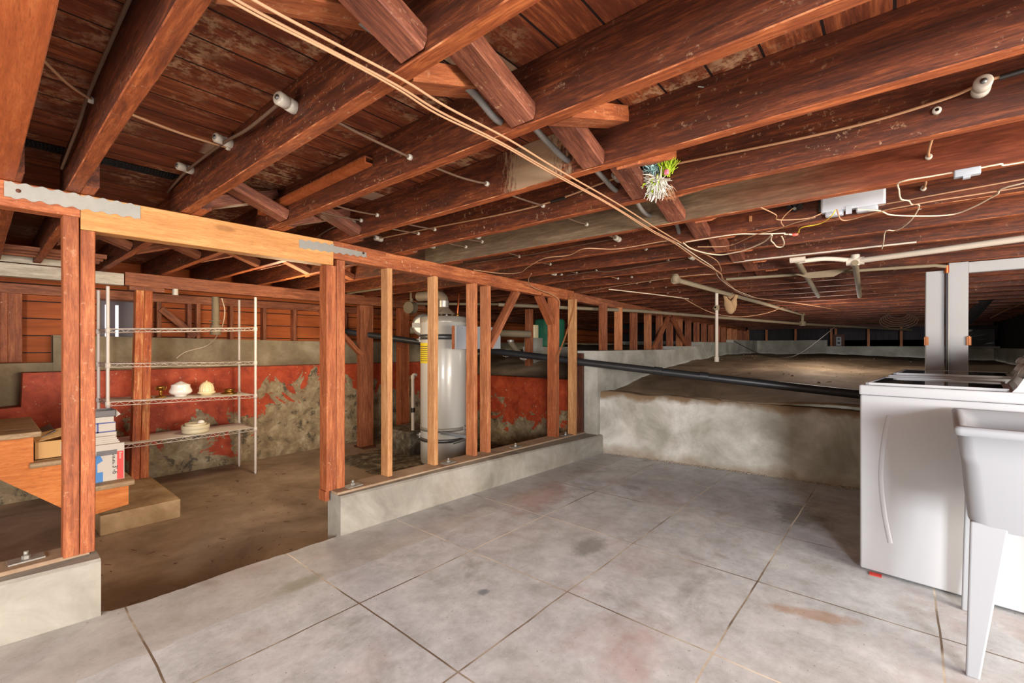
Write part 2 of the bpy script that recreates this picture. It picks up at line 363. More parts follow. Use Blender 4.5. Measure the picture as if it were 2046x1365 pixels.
def redwall_mat():
    t = NT('peeling_red_paint', 0.6, 0.35)
    x, y, z = t.sep()
    n = t.noise(t.mapping(), 2.6, 7, 0.66, 0.7); n2 = t.noise(t.mapping(loc=(7,3,1)), 7, 6, 0.7, 0.5); n3 = t.noise(t.mapping(), 28, 3, 0.7)
    red = t.ramp(n2, [(0.3, S(128,44,20)), (0.5, S(164,62,30)), (0.7, S(186,82,44))])
    con = t.ramp(n2, [(0.32, S(104,88,66)), (0.5, S(140,120,90)), (0.68, S(172,156,124))])
    mould = t.ramp(t.noise(t.mapping(loc=(1,8,2)), 6.5, 8, 0.75, 0.3), [(0.55, 0.0), (0.60, 1.0)])
    con = t.mix(t.math('MULTIPLY', mould, 0.8), con, S(56,52,42))
    # paint is lost low down, and more so towards the far end of the wall
    th = t.math('ADD', t.math('MULTIPLY', z, 0.62), t.math('MULTIPLY', t.math('SUBTRACT', n, 0.5), 1.5))
    th = t.math('SUBTRACT', th, t.math('MULTIPLY', t.ramp(t.math('DIVIDE', x, 5.0), [(0.37, 0.0), (0.46, 1.0), (0.86, 1.0), (0.91, 0.0)]), 0.29))
    m = t.ramp(th, [(0.135, 0.0), (0.15, 1.0)])
    c = t.mix(m, con, red)
    c = t.mix(t.math('MULTIPLY', t.ramp(n3, [(0.66, 0.0), (0.7, 1.0)]), 0.7), c, S(196,176,146))
    return t.done(c, t.math('ADD', t.math('MULTIPLY', m, 0.5), n2), 0.5, 0.008)
M_red = redwall_mat()

def siding_mat(name='siding', axis=2, a=S(140,68,30), b=S(190,100,48), w=0.16, vert=False):
    t = NT(name, 0.7, 0.25); xyz = t.sep(); q = t.math('DIVIDE', xyz[axis], w); idx = t.math('FLOOR', q); fr = t.math('FRACT', q)
    wn = t.N('ShaderNodeTexWhiteNoise'); wn.noise_dimensions = '1D'; t.L(idx, wn.inputs['W'])
    g = t.noise(t.mapping((9,9,0.8) if vert else (0.8,9,9)), 1.5, 5, 0.65, 1.0)
    c = t.ramp(g, [(0.3, a), (0.7, b)]); c = t.mix(t.math('MULTIPLY', wn.outputs[0], 0.45), c, a)
    seam = t.math('LESS_THAN', t.math('ABSOLUTE', t.math('SUBTRACT', fr, 0.5)), 0.47)
    return t.done(t.mix(seam, S(24,14,10), c), seam, 0.5, 0.008)
M_siding = siding_mat()
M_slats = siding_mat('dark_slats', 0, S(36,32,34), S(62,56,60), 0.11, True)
# other materials ---------------------------------------------------
M_galv = plain('galvanised', S(158,154,146), 0.5, 0.5, 0.5, 0.3, 30)
M_white = plain('white_enamel', S(184,186,190), 0.45, 0, 0.35)
M_liner = plain('shelf_liner', S(214,208,200), 0.6)
M_whiteplas = plain('white_plastic', S(156,159,164), 0.55, 0, 0.4)
M_shelfwhite = plain('white_coated_wire', S(206,194,184), 0.4)
M_porc = plain('porcelain', S(192,182,168), 0.3, 0, 0.6, 0.25, 40)
M_wire = plain('tan_cable', S(168,126,94), 0.7, 0, 0.2)
M_wirew = plain('cream_cable', S(206,184,158), 0.6, 0, 0.3)
M_yel = plain('yellow_wire', S(232,190,60), 0.5)
M_clothwire = plain('cloth_wire', S(110,86,70), 0.9, 0, 0.1, 0.4, 60)
M_loom = plain('grey_loom', S(128,122,116), 0.8, 0, 0.2, 0.4, 50)
M_blackp = plain('black_abs', S(44,44,46), 0.38, 0, 0.5, 0.3, 12)
M_iron = plain('dusty_iron_pipe', S(140,124,100), 0.75, 0.1, 0.3, 0.5, 14)
M_wpipe = plain('painted_pipe', S(196,182,166), 0.55, 0, 0.4, 0.25, 14)
M_greyp = plain('grey_post_paint', S(160,158,158), 0.6, 0, 0.3, 0.12, 5)
M_tank = plain('tank_enamel', S(188,184,176), 0.3, 0.1, 0.5, coat=0.3)
M_tanktop = plain('tank_cap', S(176,168,156), 0.3, 0.4)
M_strapd = plain('steel_strap', S(112,112,112), 0.4, 0.8)
M_copper = plain('copper', S(196,104,62), 0.35, 0.9)
M_brass = plain('brass', S(160,116,52), 0.35, 0.9, 0.5, 0.4, 30)
M_duct = plain('dusty_duct', S(150,132,112), 0.6, 0.4, 0.4, 0.4, 20)
M_foil = plain('foil', S(200,196,190), 0.35, 0.7, 0.5, 0.35, 18)
M_black = plain('black_bakelite', S(30,26,24), 0.4)
M_greybox = plain('grey_plastic', S(188,190,196), 0.45)
M_glass_lid = plain('grey_glass_lid', S(96,100,108), 0.05, 0, 0.9, coat=1.0)
M_console = plain('console_grey', S(140,136,132), 0.4)
M_card = plain('cardboard', S(200,156,102), 0.8, 0, 0.1, 0.15, 8)
M_paper = plain('paper', S(198,188,176), 0.8, 0, 0.1)
M_blue = plain('blue_print', S(70,128,188), 0.6)
M_redp = plain('red_print', S(214,72,66), 0.6)
M_ink = plain('dark_ink', S(50,48,50), 0.7)
M_navy = plain('navy_print', S(88,92,150), 0.6)
M_greycard = plain('grey_card', S(110,104,104), 0.6)
M_mesh = plain('vent_wire', S(36,34,34), 0.5, 0.5)
M_glassw = plain('opal_glass', S(238,230,222), 0.12, 0, 0.6, coat=0.8)
M_cream = plain('cream_glass', S(234,214,170), 0.25, 0, 0.5)
M_bowl = plain('stoneware', S(206,194,164), 0.45, 0, 0.4)
M_teal = plain('teal_tank', S(56,128,100), 0.45, 0, 0.4, 0.5, 5)
M_lime = plain('lime_grass', S(176,206,44), 0.7)
M_skyblue = plain('blue_fringe', S(176,214,216), 0.85)
M_fluff = plain('white_fringe', S(206,200,188), 0.9)
M_pink = plain('pink_clip', S(232,130,150), 0.4)
M_orng = plain('orange_felt', S(232,140,70), 0.8)
M_rag = plain('rag', S(176,142,106), 0.95, 0, 0.1, 0.3, 20)
M_ylab = plain('yellow_label', S(214,186,40), 0.5)
M_rednut = plain('red_wire_nut', S(226,96,84), 0.4)
M_rust = plain('rusty_hinge', S(170,106,64), 0.6, 0.4, 0.4, 0.4, 40)
M_void = plain('dark_void', S(18,12,10), 0.95, 0, 0.1)
def emis(name, col, st):
    t = NT(name); t.b.inputs['Emission Color'].default_value = (*col, 1); t.b.inputs['Emission Strength'].default_value = st; return t.done(col)
M_glare = emis('glare_glow', (1, 1, 1), 3.0)  # emission painted as glare on the tinted pane
t = NT('tinted_pane', 0.35, 0.4); M_pane = t.done(S(70,60,70))
t = NT('plastic_sheet', 0.2, 0.5); t.b.inputs['Transmission Weight'].default_value = 0.5; t.b.inputs['Alpha'].default_value = 0.45; M_sheet = t.done(S(150,150,156))

# ------------------------------------------------------------------ heights and joist lines
def jz(x): return 1.86 if x < 1.5 else 1.86 - 0.0238*(x - 1.5)      # underside of joists
JH = 0.187
JX = [0.25, 0.665, 1.08, 1.51, 1.94, 2.385] + [2.385 + 0.427*k for k in range(1, 23)]
ORD = ['first','second','third','fourth','fifth','sixth','seventh','eighth','ninth','tenth','eleventh','twelfth','thirteenth','fourteenth','fifteenth','sixteenth','seventeenth','eighteenth','nineteenth','twentieth','twenty-first','twenty-second','twenty-third','twenty-fourth','twenty-fifth','twenty-sixth','twenty-seventh','twenty-eighth']

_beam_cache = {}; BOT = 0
def beam_mesh(L, w, h, mat, ch=0.0028, wob=0.0015, seed=0):
    key = (round(L,3), round(w,3), round(h,3), mat.name, seed)
    if key in _beam_cache: return _beam_cache[key]
    n = max(2, min(16, int(L/0.35)+1)); mb = MB(); R = random.Random(seed*31+5)
    prof = [(-w/2+ch,-h/2),(w/2-ch,-h/2),(w/2,-h/2+ch),(w/2,h/2-ch),(w/2-ch,h/2),(-w/2+ch,h/2),(-w/2,h/2-ch),(-w/2,-h/2+ch)]
    vs = []
    for i in range(n):
        oy = R.uniform(-wob, wob); oz = R.uniform(-wob, wob)
        for y, z in prof: vs.append((L*i/(n-1), y+oy, z+oz))
    mb.add(vs, [(i*8+k, i*8+(k+1) % 8, (i+1)*8+(k+1) % 8, (i+1)*8+k) for i in range(n-1) for k in range(8)])
    mb.add(vs, [tuple(reversed(range(8))), tuple((n-1)*8+k for k in range(8))])
    me = mb.mesh('timber', mat)
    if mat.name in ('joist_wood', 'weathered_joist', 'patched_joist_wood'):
        me.materials.append(M_edge); me.materials.append(M_joistlit)
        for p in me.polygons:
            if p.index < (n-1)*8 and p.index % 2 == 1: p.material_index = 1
            if p.index < (n-1)*8 and p.index % 8 == BOT: p.material_index = 2  # underside takes the painted lit copy of the wood
    _beam_cache[key] = me; return me
def beam(name, p0, p1, w, h, mat, side=None, parent=None, seed=0, wob=0.0015):
    """timber from p0 to p1 (centre line); w measured along 'side', h along the other axis"""
    p0 = Vector(p0); p1 = Vector(p1); d = p1 - p0; L = d.length; d.normalize()
    if side is None: side = Vector((0,0,1)).cross(d) if abs(d.z) < 0.95 else Vector((1,0,0))
    side = Vector(side); side = (side - d*side.dot(d)).normalized(); up = d.cross(side)
    M = Matrix(((d.x, side.x, up.x, p0.x), (d.y, side.y, up.y, p0.y), (d.z, side.z, up.z, p0.z), (0,0,0,1)))
    o = bpy.data.objects.new(name, beam_mesh(L, w, h, mat, seed=seed, wob=wob)); COL.objects.link(o)
    if parent: o.parent = parent
    o.matrix_world = M
    return o
bpy.context.view_layer.update()

# ================================================================== SETTING
# upper slab with ragged left edge towards the sunken store
edge = [(-3.0, 2.70), (0.06, 2.695), (0.358, 2.677), (0.6, 2.66), (0.9, 2.672), (1.2, 2.655), (1.485, 2.651), (4.45, 2.46)]
mb = MB(); N = 60
top = []
def edge_y(x):
    for (a, ya), (b, yb) in zip(edge, edge[1:]):
        if a <= x <= b: return ya + (yb-ya)*(x-a)/(b-a)
    return edge[-1][1]
xs = [-3.0] + [0.0 + 0.03*i for i in range(0, 60)] + [1.9, 2.6, 3.3, 4.0, 4.45, 4.85]
mb.v = []
front = []; 
for x in xs:
    r = 0.012*(noise.noise(Vector((x*9, 0, 0)))) + 0.006*noise.noise(Vector((x*31, 2, 0))) if 0.36 < x < 1.45 else 0
    y = edge_y(x) + 0.03 + r if not (0.36 < x < 1.46) else edge_y(x) + r
    front.append((x, min(y, 2.9)))
n = len(front)
vs = [(x, -2.6, 0) for x, y in front] + [(x, y, 0) for x, y in front] + [(x, y+0.012, -0.2) for x, y in front]
mb.add(vs, [(i, i+1, n+i+1, n+i) for i in range(n-1)] + [(n+i, n+i+1, 2*n+i+1, 2*n+i) for i in range(n-1)])
struct(mb.build('floor', M_slab))
# sunken store floor
mb = MB()
mb.grid([-3.5 + 0.25*i for i in range(34)], [2.5 + 0.25*j for j in range(15)], lambda x, y: (x, y, -0.15 + 0.006*noise.noise(Vector((x*1.7, y*1.7, 0)))))
struct(mb.build('floor.001', M_low))
# gravel patch round the heater
mb = MB()
def gz(x, y):
    d = max(abs(x-3.7)/1.05, abs(y-3.9)/1.15); return -0.15 + max(0, 0.05*(1-d**4)) + 0.016*noise.noise(Vector((x*14, y*14, 0)))
mb.grid([2.65 + 0.03*i for i in range(64)], [2.8 + 0.03*j for j in range(75)], lambda x, y: (x, y, gz(x, y)))
tag(mb.build('gravel', M_gravel), 'dark loose gravel covering the sunken floor around the water heater', 'gravel', kind='stuff')
# subfloor overhead (the ceiling)
mb = MB(); zs = [(-3.0, jz(0)+JH), (1.5, jz(1.5)+JH), (12.4, jz(12.4)+JH)]
vs = []
for x, z in zs: vs += [(x, -3.2, z), (x, 6.2, z), (x, 6.2, z+0.03), (x, -3.2, z+0.03)]
fs = []
for i in range(2):
    a = i*4; b = a+4; fs += [(a, a+1, b+1, b), (a+3, b+3, b+2, a+2), (a, b, b+3, a+3), (a+1, a+2, b+2, b+1)]
mb.add(vs, fs + [(0,3,2,1), (8,9,10,11)])
struct(mb.build('ceiling', M_sub))
# curbs
def curb(name, pts, ztop, zb, inner, drop=0.0):
    mb = MB(); n = len(pts); v = []
    for i, (x, y, z) in enumerate(pts): v += [(x, y, zb), (x, y, z-0.012), (x, y+0.012, z), (x, inner[i], z), (x, inner[i], zb)]
    f = []
    for i in range(n-1):
        a = i*5; b = a+5
        f += [(a, b, b+1, a+1), (a+1, b+1, b+2, a+2), (a+2, b+2, b+3, a+3), (a+3, b+3, b+4, a+4)]
    mb.add(v, f + [(0,1,2,3,4), tuple(reversed([(n-1)*5+k for k in range(5)]))]); return mb
c1 = curb('c', [(-3.0, 2.78, 0.25), (-1.0, 2.74, 0.25), (0.06, 2.699, 0.25), (0.355, 2.668, 0.25)], 0.25, -0.2, [2.96]*4)
cb = struct(c1.build('wall_curb_left', M_curb))
c2 = curb('c', [(1.468, 2.640, 0.244), (2.2, 2.60, 0.24), (3.2, 2.54, 0.225), (4.0, 2.49, 0.21), (4.50, 2.462, 0.2)], 0.24, -0.2, [2.80, 2.84, 2.86, 2.86, 2.86])
struct(c2.build('wall_curb_right', M_curb))
# mud sills on the curbs
tag(beam('sill_plate', (-3.0, 2.86, 0.256), (0.33, 2.84, 0.256), 0.14, 0.02, M_curbtop, wob=0), 'dusty brown sill board on the left concrete curb', 'sill plate')
tag(beam('sill_plate', (1.47, 2.765, 0.252), (4.42, 2.735, 0.21), 0.17, 0.016, M_curbtop, wob=0), 'dusty brown sill board on the long concrete curb under the studs', 'sill plate')
# stem wall beyond the studs, stepping up
def slab_poly(name, prof, y0, y1, mat):   # profile in xz, thickness y0..y1
    mb = MB(); M = Matrix(((1,0,0,0),(0,0,-1,0),(0,1,0,0),(0,0,0,1)))
    mb.prism([(x, z) for x, z in prof], -y1, -y0, M); return mb.build(name, mat)
struct(slab_poly('wall_stem', [(4.42,-0.2),(12.1,-0.2),(12.1,1.30),(9.9,1.30),(9.9,1.245),(8.05,1.245),(8.05,1.175),(6.9,1.175),(6.9,1.128),(4.42,1.128)], 2.50, 2.76, M_stem))
# wall at the far end of the crawl space
mb = MB()
M = Matrix(((0,0,1,0),(1,0,0,0),(0,1,0,0),(0,0,0,1)))   # polygon (y,z) extruded in x
mb.prism([(-2.0,-0.2),(6.0,-0.2),(6.0,1.30),(1.13,1.30),(1.13,1.168),(-2.0,1.168)], 12.0, 12.25, M)
struct(mb.build('wall_far', M_stem))
mb = MB(); mb.prism([(-2.0,1.0),(6.3,1.0),(6.3,1.84),(-2.0,1.84)], 12.26, 12.30, M); mb.prism([(-2.0,1.0),(1.2,1.0),(1.2,1.3),(-2.0,1.3)], 12.26, 12.30, M)
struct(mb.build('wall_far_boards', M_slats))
# right wall: concrete below, dark upright slats above
mb = MB(); mb.box((5.2,-1.55,-0.2),(12.25,-1.38,1.14)); struct(mb.build('wall_right', M_stem))
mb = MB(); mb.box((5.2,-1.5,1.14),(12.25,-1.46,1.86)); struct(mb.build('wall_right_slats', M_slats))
# retaining wall with broken top edge
def ret(x0, y0, x1, y1, z0, z1, name, mat, rag=0.02, thick=0.22, zb=-0.2):
    mb = MB(); n = int(sqrt((x1-x0)**2+(y1-y0)**2)/0.05)+1; m = 10; vs = []
    dx, dy = x1-x0, y1-y0; L = sqrt(dx*dx+dy*dy); nx, ny = dy/L, -dx/L
    if nx > 0: nx, ny = -nx, -ny
    for i in range(n+1):
        t = i/n; zt = z0+(z1-z0)*t + rag*noise.noise(Vector((t*L*3.1, 1, 0))) + rag*0.6*noise.noise(Vector((t*L*14, 5, 0)))
        for j in range(m+1):
            z = zb + (zt-zb)*j/m; d = 0.010*noise.noise(Vector((t*L*2.0, z*3, 3)))+0.004*noise.noise(Vector((t*L*11, z*11, 3)))
            if j == m: d -= 0.012
            vs.append((x0+dx*t+nx*d, y0+dy*t+ny*d, z))
        vs.append((x0+dx*t-nx*thick, y0+dy*t-ny*thick, zt-0.004)); vs.append((x0+dx*t-nx*thick, y0+dy*t-ny*thick, zb))
    q = m+3; mb.add(vs, [(i*q+j, (i+1)*q+j, (i+1)*q+j+1, i*q+j+1) for i in range(n) for j in range(q-1)], True)
    mb.add(vs, [tuple(range(q)), tuple(reversed([n*q+k for k in range(q)]))]); return mb.build(name, mat)
struct(ret(4.475, 2.50, 4.90, -1.6, 0.675, 0.60, 'wall_retaining', M_ret))
struct(ret(4.60, 5.80, 4.60, 2.76, 0.765, 0.77, 'wall_retaining_red', M_red, 0.006))
# rubble line at the foot of the retaining wall
mb = MB(); R = random.Random(3)
for i in range(150):
    t = R.random(); x = 4.478+(4.80-4.478)*t*0.76 - abs(R.gauss(0, 0.010)); y = 2.46 - (2.46-0.0)*t; r = R.uniform(0.006, 0.016)
    mb.lathe([(0,-r*0.3),(r,0),(r*0.6,r*0.6),(0,r*0.8)], 5, Matrix.Translation((x, y, 0.002)) @ Matrix.Rotation(R.random()*6, 4, 'Z'), False)
tag(mb.build('rubble', M_ret), 'crumbled pale concrete grit along the foot of the retaining wall', 'rubble', kind='stuff')
# dirt behind the retaining wall
def dz(x, y):
    P = [(4.5, 0.64), (4.75, 0.66), (6.25, 0.86), (8.5, 1.0), (12.2, 1.0)]
    for (a, za), (b, zb_) in zip(P, P[1:]):
        if x <= b: z = za + (zb_-za)*max(0, (x-a))/(b-a); break
    if y > 2.76: z = max(z + 0.09, 0.0) if x > 4.8 else 0.74; z += 0.10*max(0, min(1, (x-5.0)/0.7))
    z -= 0.04*max(0, 1.0-y)*min(1, (x-4.7)/2) * (1 if y < 1 else 0)
    return z + 0.035*noise.noise(Vector((x*1.3, y*1.3, 0))) + 0.012*noise.noise(Vector((x*7, y*7, 1))) * (0.3 if x < 4.8 else 1)
mb = MB(); mb.grid([4.62 + 0.07*i for i in range(56)] + [8.6+0.2*i for i in range(18)], [-1.36 + 0.0724*j for j in range(54)], lambda x, y: (min(11.98, max(x, 4.60 + max(0,(2.5-y))*0.085)), y, dz(x, y)))
tag(mb.build('dirt_mound', M_dirt), 'bare brown dirt slope filling the crawl space behind the retaining wall', 'dirt', kind='stuff')
mb = MB(); mb.grid([4.64 + 0.07*i for i in range(56)] + [8.6+0.2*i for i in range(18)], [2.77 + 0.08*j for j in range(40)], lambda x, y: (x, y, dz(x, y)))
tag(mb.build('dirt_mound', M_dirt), 'dark dirt bank above the red retaining wall behind the studs', 'dirt', kind='stuff')
# back wall of the store: painted lower wall, set-back concrete stem, plank wall
struct(slab_poly('wall_back', [(-3.5,-0.3),(4.65,-0.3),(4.65,0.925),(1.1,0.945),(0.26,0.95),(0.25,0.66),(-0.05,0.645),(-3.5,0.64)], 5.72, 5.95, M_red))
struct(slab_poly('wall_back_stem', [(-3.5,0.4),(12.2,0.4),(12.2,1.235),(2.7,1.245),(0.46,1.285),(0.46,1.03),(-3.5,1.03)], 5.95, 6.12, M_stem2))
mb = MB(); mb.box((-3.5,6.13,0.9),(0.80,6.17,2.1)); mb.box((1.18,6.13,0.9),(12.25,6.17,2.1)); mb.box((0.80,6.13,1.64),(1.18,6.17,2.1))
struct(mb.build('wall_back_boards', M_siding))
struct(ret(0.46, 5.94, 0.58, 5.94, 1.283, 1.283, 'trim_1', M_stem2, 0, 0.05, 0.95))
# tinted window sheet in the plank wall; glowing strips paint the glare on it
w = MB(); w.box((0.79,6.10,1.27),(0.81,6.14,1.66)); w.box((1.17,6.10,1.27),(1.19,6.14,1.66)); w.box((0.79,6.10,1.64),(1.19,6.14,1.66))
wo = struct(w.build('window_1', M_dark))
p = MB(); p.box((0.81,6.118,1.27),(1.17,6.122,1.64)); p.build('pane', M_pane, wo)
p = MB(); p.box((0.78,6.20,1.2),(1.2,6.22,1.7)); p.build('backboard', M_dark, wo)
for xx in (0.845, 0.925):
    p = MB(); p.box((xx,6.112,1.275),(xx+0.022,6.117,1.60)); p.build('glare_strip', M_glare, wo)

# ================================================================== JOISTS
YN0, YN1 = -3.0, 2.95
jobs = []
for i, x in enumerate(JX):
    z = jz(x) + JH/2; mat = M_joistgrey if i == 5 else M_joistpatch if i == 3 else M_joist
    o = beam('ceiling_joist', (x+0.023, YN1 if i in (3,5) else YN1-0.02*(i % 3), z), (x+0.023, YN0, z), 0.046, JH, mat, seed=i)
    if i == 5: lab = 'weathered grey-brown ceiling joist, turning red towards the laundry side'
    elif i < 14: lab = f'red-brown ceiling joist, {ORD[i+1]} from the left counting the wide orange one'
    else: lab = f'dark joist deep over the crawl space, {ORD[i-14]} beyond the round knob joists'
    tag(o, lab, 'joist', 'ceiling joists' if i < 14 else 'deep crawl space joists')
o = beam('ceiling_joist', (0.02, 2.95, jz(0)+JH/2+0.0), (0.02, -3.0, jz(0)+JH/2), 0.17, JH, M_orange, seed=3)
tag(o, 'wide smooth orange board joist at the far left of the ceiling', 'joist', 'ceiling joists')
o = beam('ceiling_joist', (-0.41, 2.95, jz(0)+JH/2), (-0.41, -3.0, jz(0)+JH/2), 0.046, JH, M_joist, seed=3)
tag(o, 'ceiling joist left of the wide orange board', 'joist', 'ceiling joists')
# lapped joists over the store room
for i, x in enumerate([-0.80,-0.38,0.03]+JX[:22]):
    z = jz(x) + JH/2
    o = beam('ceiling_joist', (x+0.070, 2.60, z), (x+0.070, 6.05, z), 0.046, JH, M_joist, seed=i+40)
    if i < 11: lab = f'dusty brown joist over the store room, {ORD[i]} from the stair side'
    else: lab = f'dark joist over the dirt bank beyond the heater, {ORD[i-11]} from the heater side'
    tag(o, lab, 'joist', 'store room joists' if i < 11 else 'joists over the dirt bank')

# cross bridging between joists
bn = 0
def bridging(i, Y, up, w=0.088, th=0.054, lab=None, JJ=JX, mat=M_brace, off=0.0):
    xa = JJ[i]+0.046+off; xb = JJ[i+1]+off; zt = jz(xa)+JH-0.025; zl = jz(xb)+0.028
    p0, p1 = ((xa, Y, zl), (xb, Y, zt)) if up else ((xa, Y, zt), (xb, Y, zl))
    o = beam('cross_brace', p0, p1, w, th, mat, side=(0,1,0), seed=i)
    return tag(o, lab, 'brace', 'cross bracing between the joists')
for i in range(0, 10):
    bridging(i, 0.86 + 0.004*i, False, lab=f'diagonal brace dropping right between the {ORD[i+1]} and {ORD[i+2]} joists')
    up_y = {2: 0.77, 1: 0.98, 0: 0.98}.get(i, 0.76)
    bridging(i, up_y, True, lab=f'short diagonal brace rising right between the {ORD[i+1]} and {ORD[i+2]} joists', mat=M_post)
for i in range(1, 3):
    bridging(i, 2.52, False, lab=f'diagonal brace near the stud wall, dropping from the {ORD[i+1]} joist')
    bridging(i, 2.64, True, lab=f'diagonal brace near the stud wall, rising from the {ORD[i+1]} joist')
for i in range(0, 5):
    bridging(i, 4.15, False, off=0.047, lab=f'diagonal brace over the store room, dropping from the {ORD[i+3]} joist', mat=M_brown)
    bridging(i, 4.28, True, off=0.047, lab=f'diagonal brace over the store room, rising from the {ORD[i+3]} joist', mat=M_brown)

# ================================================================== STUD WALL
YW = 2.745; WD = 0.085; YC = YW + WD/2
def plate_z(x): return jz(x) - 0.004 if x < 1.5 else jz(x) - 0.008
# header of new timber between the two double posts
tag(beam('header_beam', (0.298, YC, 1.778), (1.474, YC, 1.778), 0.09, 0.154, M_head, seed=1), 'new yellow timber header spanning the opening between the double posts', 'beam')
tag(beam('top_plate', (-3.0, YC, 1.805), (0.296, YC, 1.805), WD, 0.104, M_post, seed=2), 'old red top plate left of the yellow header', 'top plate')
o = beam('top_plate', (1.476, YC, 1.80), (4.32, YC, 1.741), WD, 0.108, M_post, seed=5); tag(o, 'old orange-red top plate running right from the yellow header', 'top plate')
tag(beam('top_plate', (4.322, YC, 1.735), (12.0, YC, 1.553), WD, 0.095, M_brown, seed=6), 'long dark red top plate above the short studs', 'top plate')
tag(beam('cracked_block', (1.476, YW-0.0045, 1.842), (1.86, YW-0.0045, 1.832), 0.008, 0.034, M_post, seed=7), 'split red wood strip on the top plate beside the right metal strap', 'board')
# double post left (4x pieces)
def post(nm, x0, x1, z0, z1, mat, lab, y0=YW, y1=YW+WD, cat='post', seed=0, grp=None):
    o = beam(nm, ((x0+x1)/2, (y0+y1)/2, z0), ((x0+x1)/2, (y0+y1)/2, z1), x1-x0, y1-y0, mat, side=(1,0,0), seed=seed)
    return tag(o, lab, cat, grp)
post('wall_post', 0.243, 0.294, 0.266, 1.752, M_post, 'left half of the orange-red double post by the stairs', seed=11)
post('wall_post', 0.297, 0.346, 0.266, 1.700, M_post, 'right half of the orange-red double post by the stairs, under the header', seed=12)
post('wall_post', 1.435, 1.500, 0.262, 1.700, M_post, 'left half of the orange double post right of the opening', seed=13, y0=YW+0.005, y1=YW+0.10)
post('wall_post', 1.503, 1.560, 0.262, 1.742, M_post, 'right half of the orange double post right of the opening', seed=14, y0=YW+0.005, y1=YW+0.10)
tag(beam('corner_board', (1.44, YW+0.05, 0.2), (1.44, YW+0.05, 0.262), 0.03, 0.09, M_post, side=(1,0,0)), 'red post end dropping over the corner of the concrete curb', 'board')
def stud(xl, xr, z0, z1, mat, lab, seed, y0=YW, y1=YW+WD, grp=None): return post('wall_stud', xl, xr, z0, z1, mat, lab, y0, y1, 'stud', seed, grp)
stud(1.884, 1.924, 0.256, 1.738, M_stud, 'pale yellow stud, first right of the opening', 21)
stud(2.309, 2.349, 0.250, 1.730, M_stud, 'pale stud standing before the left side of the water heater', 22)
stud(2.746, 2.788, 0.242, 1.720, M_stud2, 'brown stud before the right edge of the water heater', 23, y1=YW+0.10)
stud(2.918, 2.958, 0.238, 1.716, M_stud2, 'darker brown stud beside the long leaning brace', 24, y1=YW+0.10)
stud(3.925, 3.990, 0.216, 1.700, M_post, 'thick reddish brown stud with the angled brace at its head', 25, y0=YW-0.03, y1=YW+0.08)
stud(4.185, 4.222, 0.212, 1.690, M_stud, 'pale stud against the end of the concrete stem wall', 26, y0=2.64, y1=2.735)
stud(4.36, 4.40, 0.21, 1.10, M_dark, 'short dark brown post against the stem wall end', 27, y0=2.66, y1=2.75)
# knee braces
tag(beam('knee_brace', (2.965, YW+0.045, 1.17), (3.36, YW+0.045, 1.70), 0.085, 0.045, M_brown, side=(0,1,0), seed=31), 'dusty leaning brace from the brown stud up to the plate', 'brace')
tag(beam('knee_brace', (3.92, YW+0.03, 1.42), (3.70, YW+0.03, 1.70), 0.085, 0.05, M_post, side=(0,1,0), seed=32), 'short angled brace at the head of the thick reddish stud', 'brace')
# short studs on the stem wall
hs = [(4.868,0),(5.26,1),(5.697,0),(6.153,1),(6.56,0),(6.97,0),(7.38,1),(7.79,0),(8.21,0),(8.62,0),(9.03,0),(9.45,0),(9.87,0),(10.30,1),(10.72,1),(11.16,0),(11.6,0)]
def stemtop(x): return 1.128 if x < 6.9 else 1.175 if x < 8.05 else 1.245 if x < 9.9 else 1.30
for k, (x, new) in enumerate(hs):
    zt = 1.735 - 0.0237*(x-4.322) - 0.048
    lab = (f'{"fresh orange" if new else "old brown"} short stud on the stem wall, {ORD[k]} from its near end')
    stud(x-0.036, x+0.0, stemtop(x)+0.001, zt, M_stud2 if new else M_brown, lab, 40+k, grp='short studs on the stem wall', y0=2.62, y1=2.72)
tag(beam('knee_brace', (6.18, 2.61, 1.13), (6.75, 2.61, 1.62), 0.03, 0.09, M_brown, side=(0,1,0), seed=33), 'dusty brace leaning right across the short studs', 'brace')
tag(beam('knee_brace', (7.50, 2.60, 1.18), (6.85, 2.60, 1.62), 0.03, 0.09, M_brown, side=(0,1,0), seed=34), 'dark brace leaning left across the short studs', 'brace')
# perforated hanger strap
mb = MB(); P = smooth_path([(4.16,2.63,1.74),(4.155,2.63,1.69),(4.13,2.64,1.55),(4.03,2.66,1.30),(3.93,2.68,1.10),(3.90,2.69,0.99)], 5)
vs = []
for q in P: vs += [(q.x-0.012, q.y, q.z), (q.x+0.012, q.y, q.z)]
mb.add(vs, [(2*i, 2*i+1, 2*i+3, 2*i+2) for i in range(len(P)-1)])
hsrt = mb.build('hanger_strap', M_rust); tag(hsrt, 'rusty perforated strap hanging from the plate to the black pipe', 'strap')
mo = hsrt.modifiers.new('s', 'SOLIDIFY'); mo.thickness = 0.002
mb = MB()
for k in range(14):
    q = P[int(len(P)*0.45) + k] if int(len(P)*0.45)+k < len(P) else P[-1]
    mb.lathe([(0,-0.003),(0.003,-0.003),(0.003,0.003),(0,0.003)], 6, Matrix.Translation((q.x, q.y-0.001, q.z)) @ Matrix.Rotation(pi/2, 4, 'X'))
mb.build('hole', M_void, hsrt)
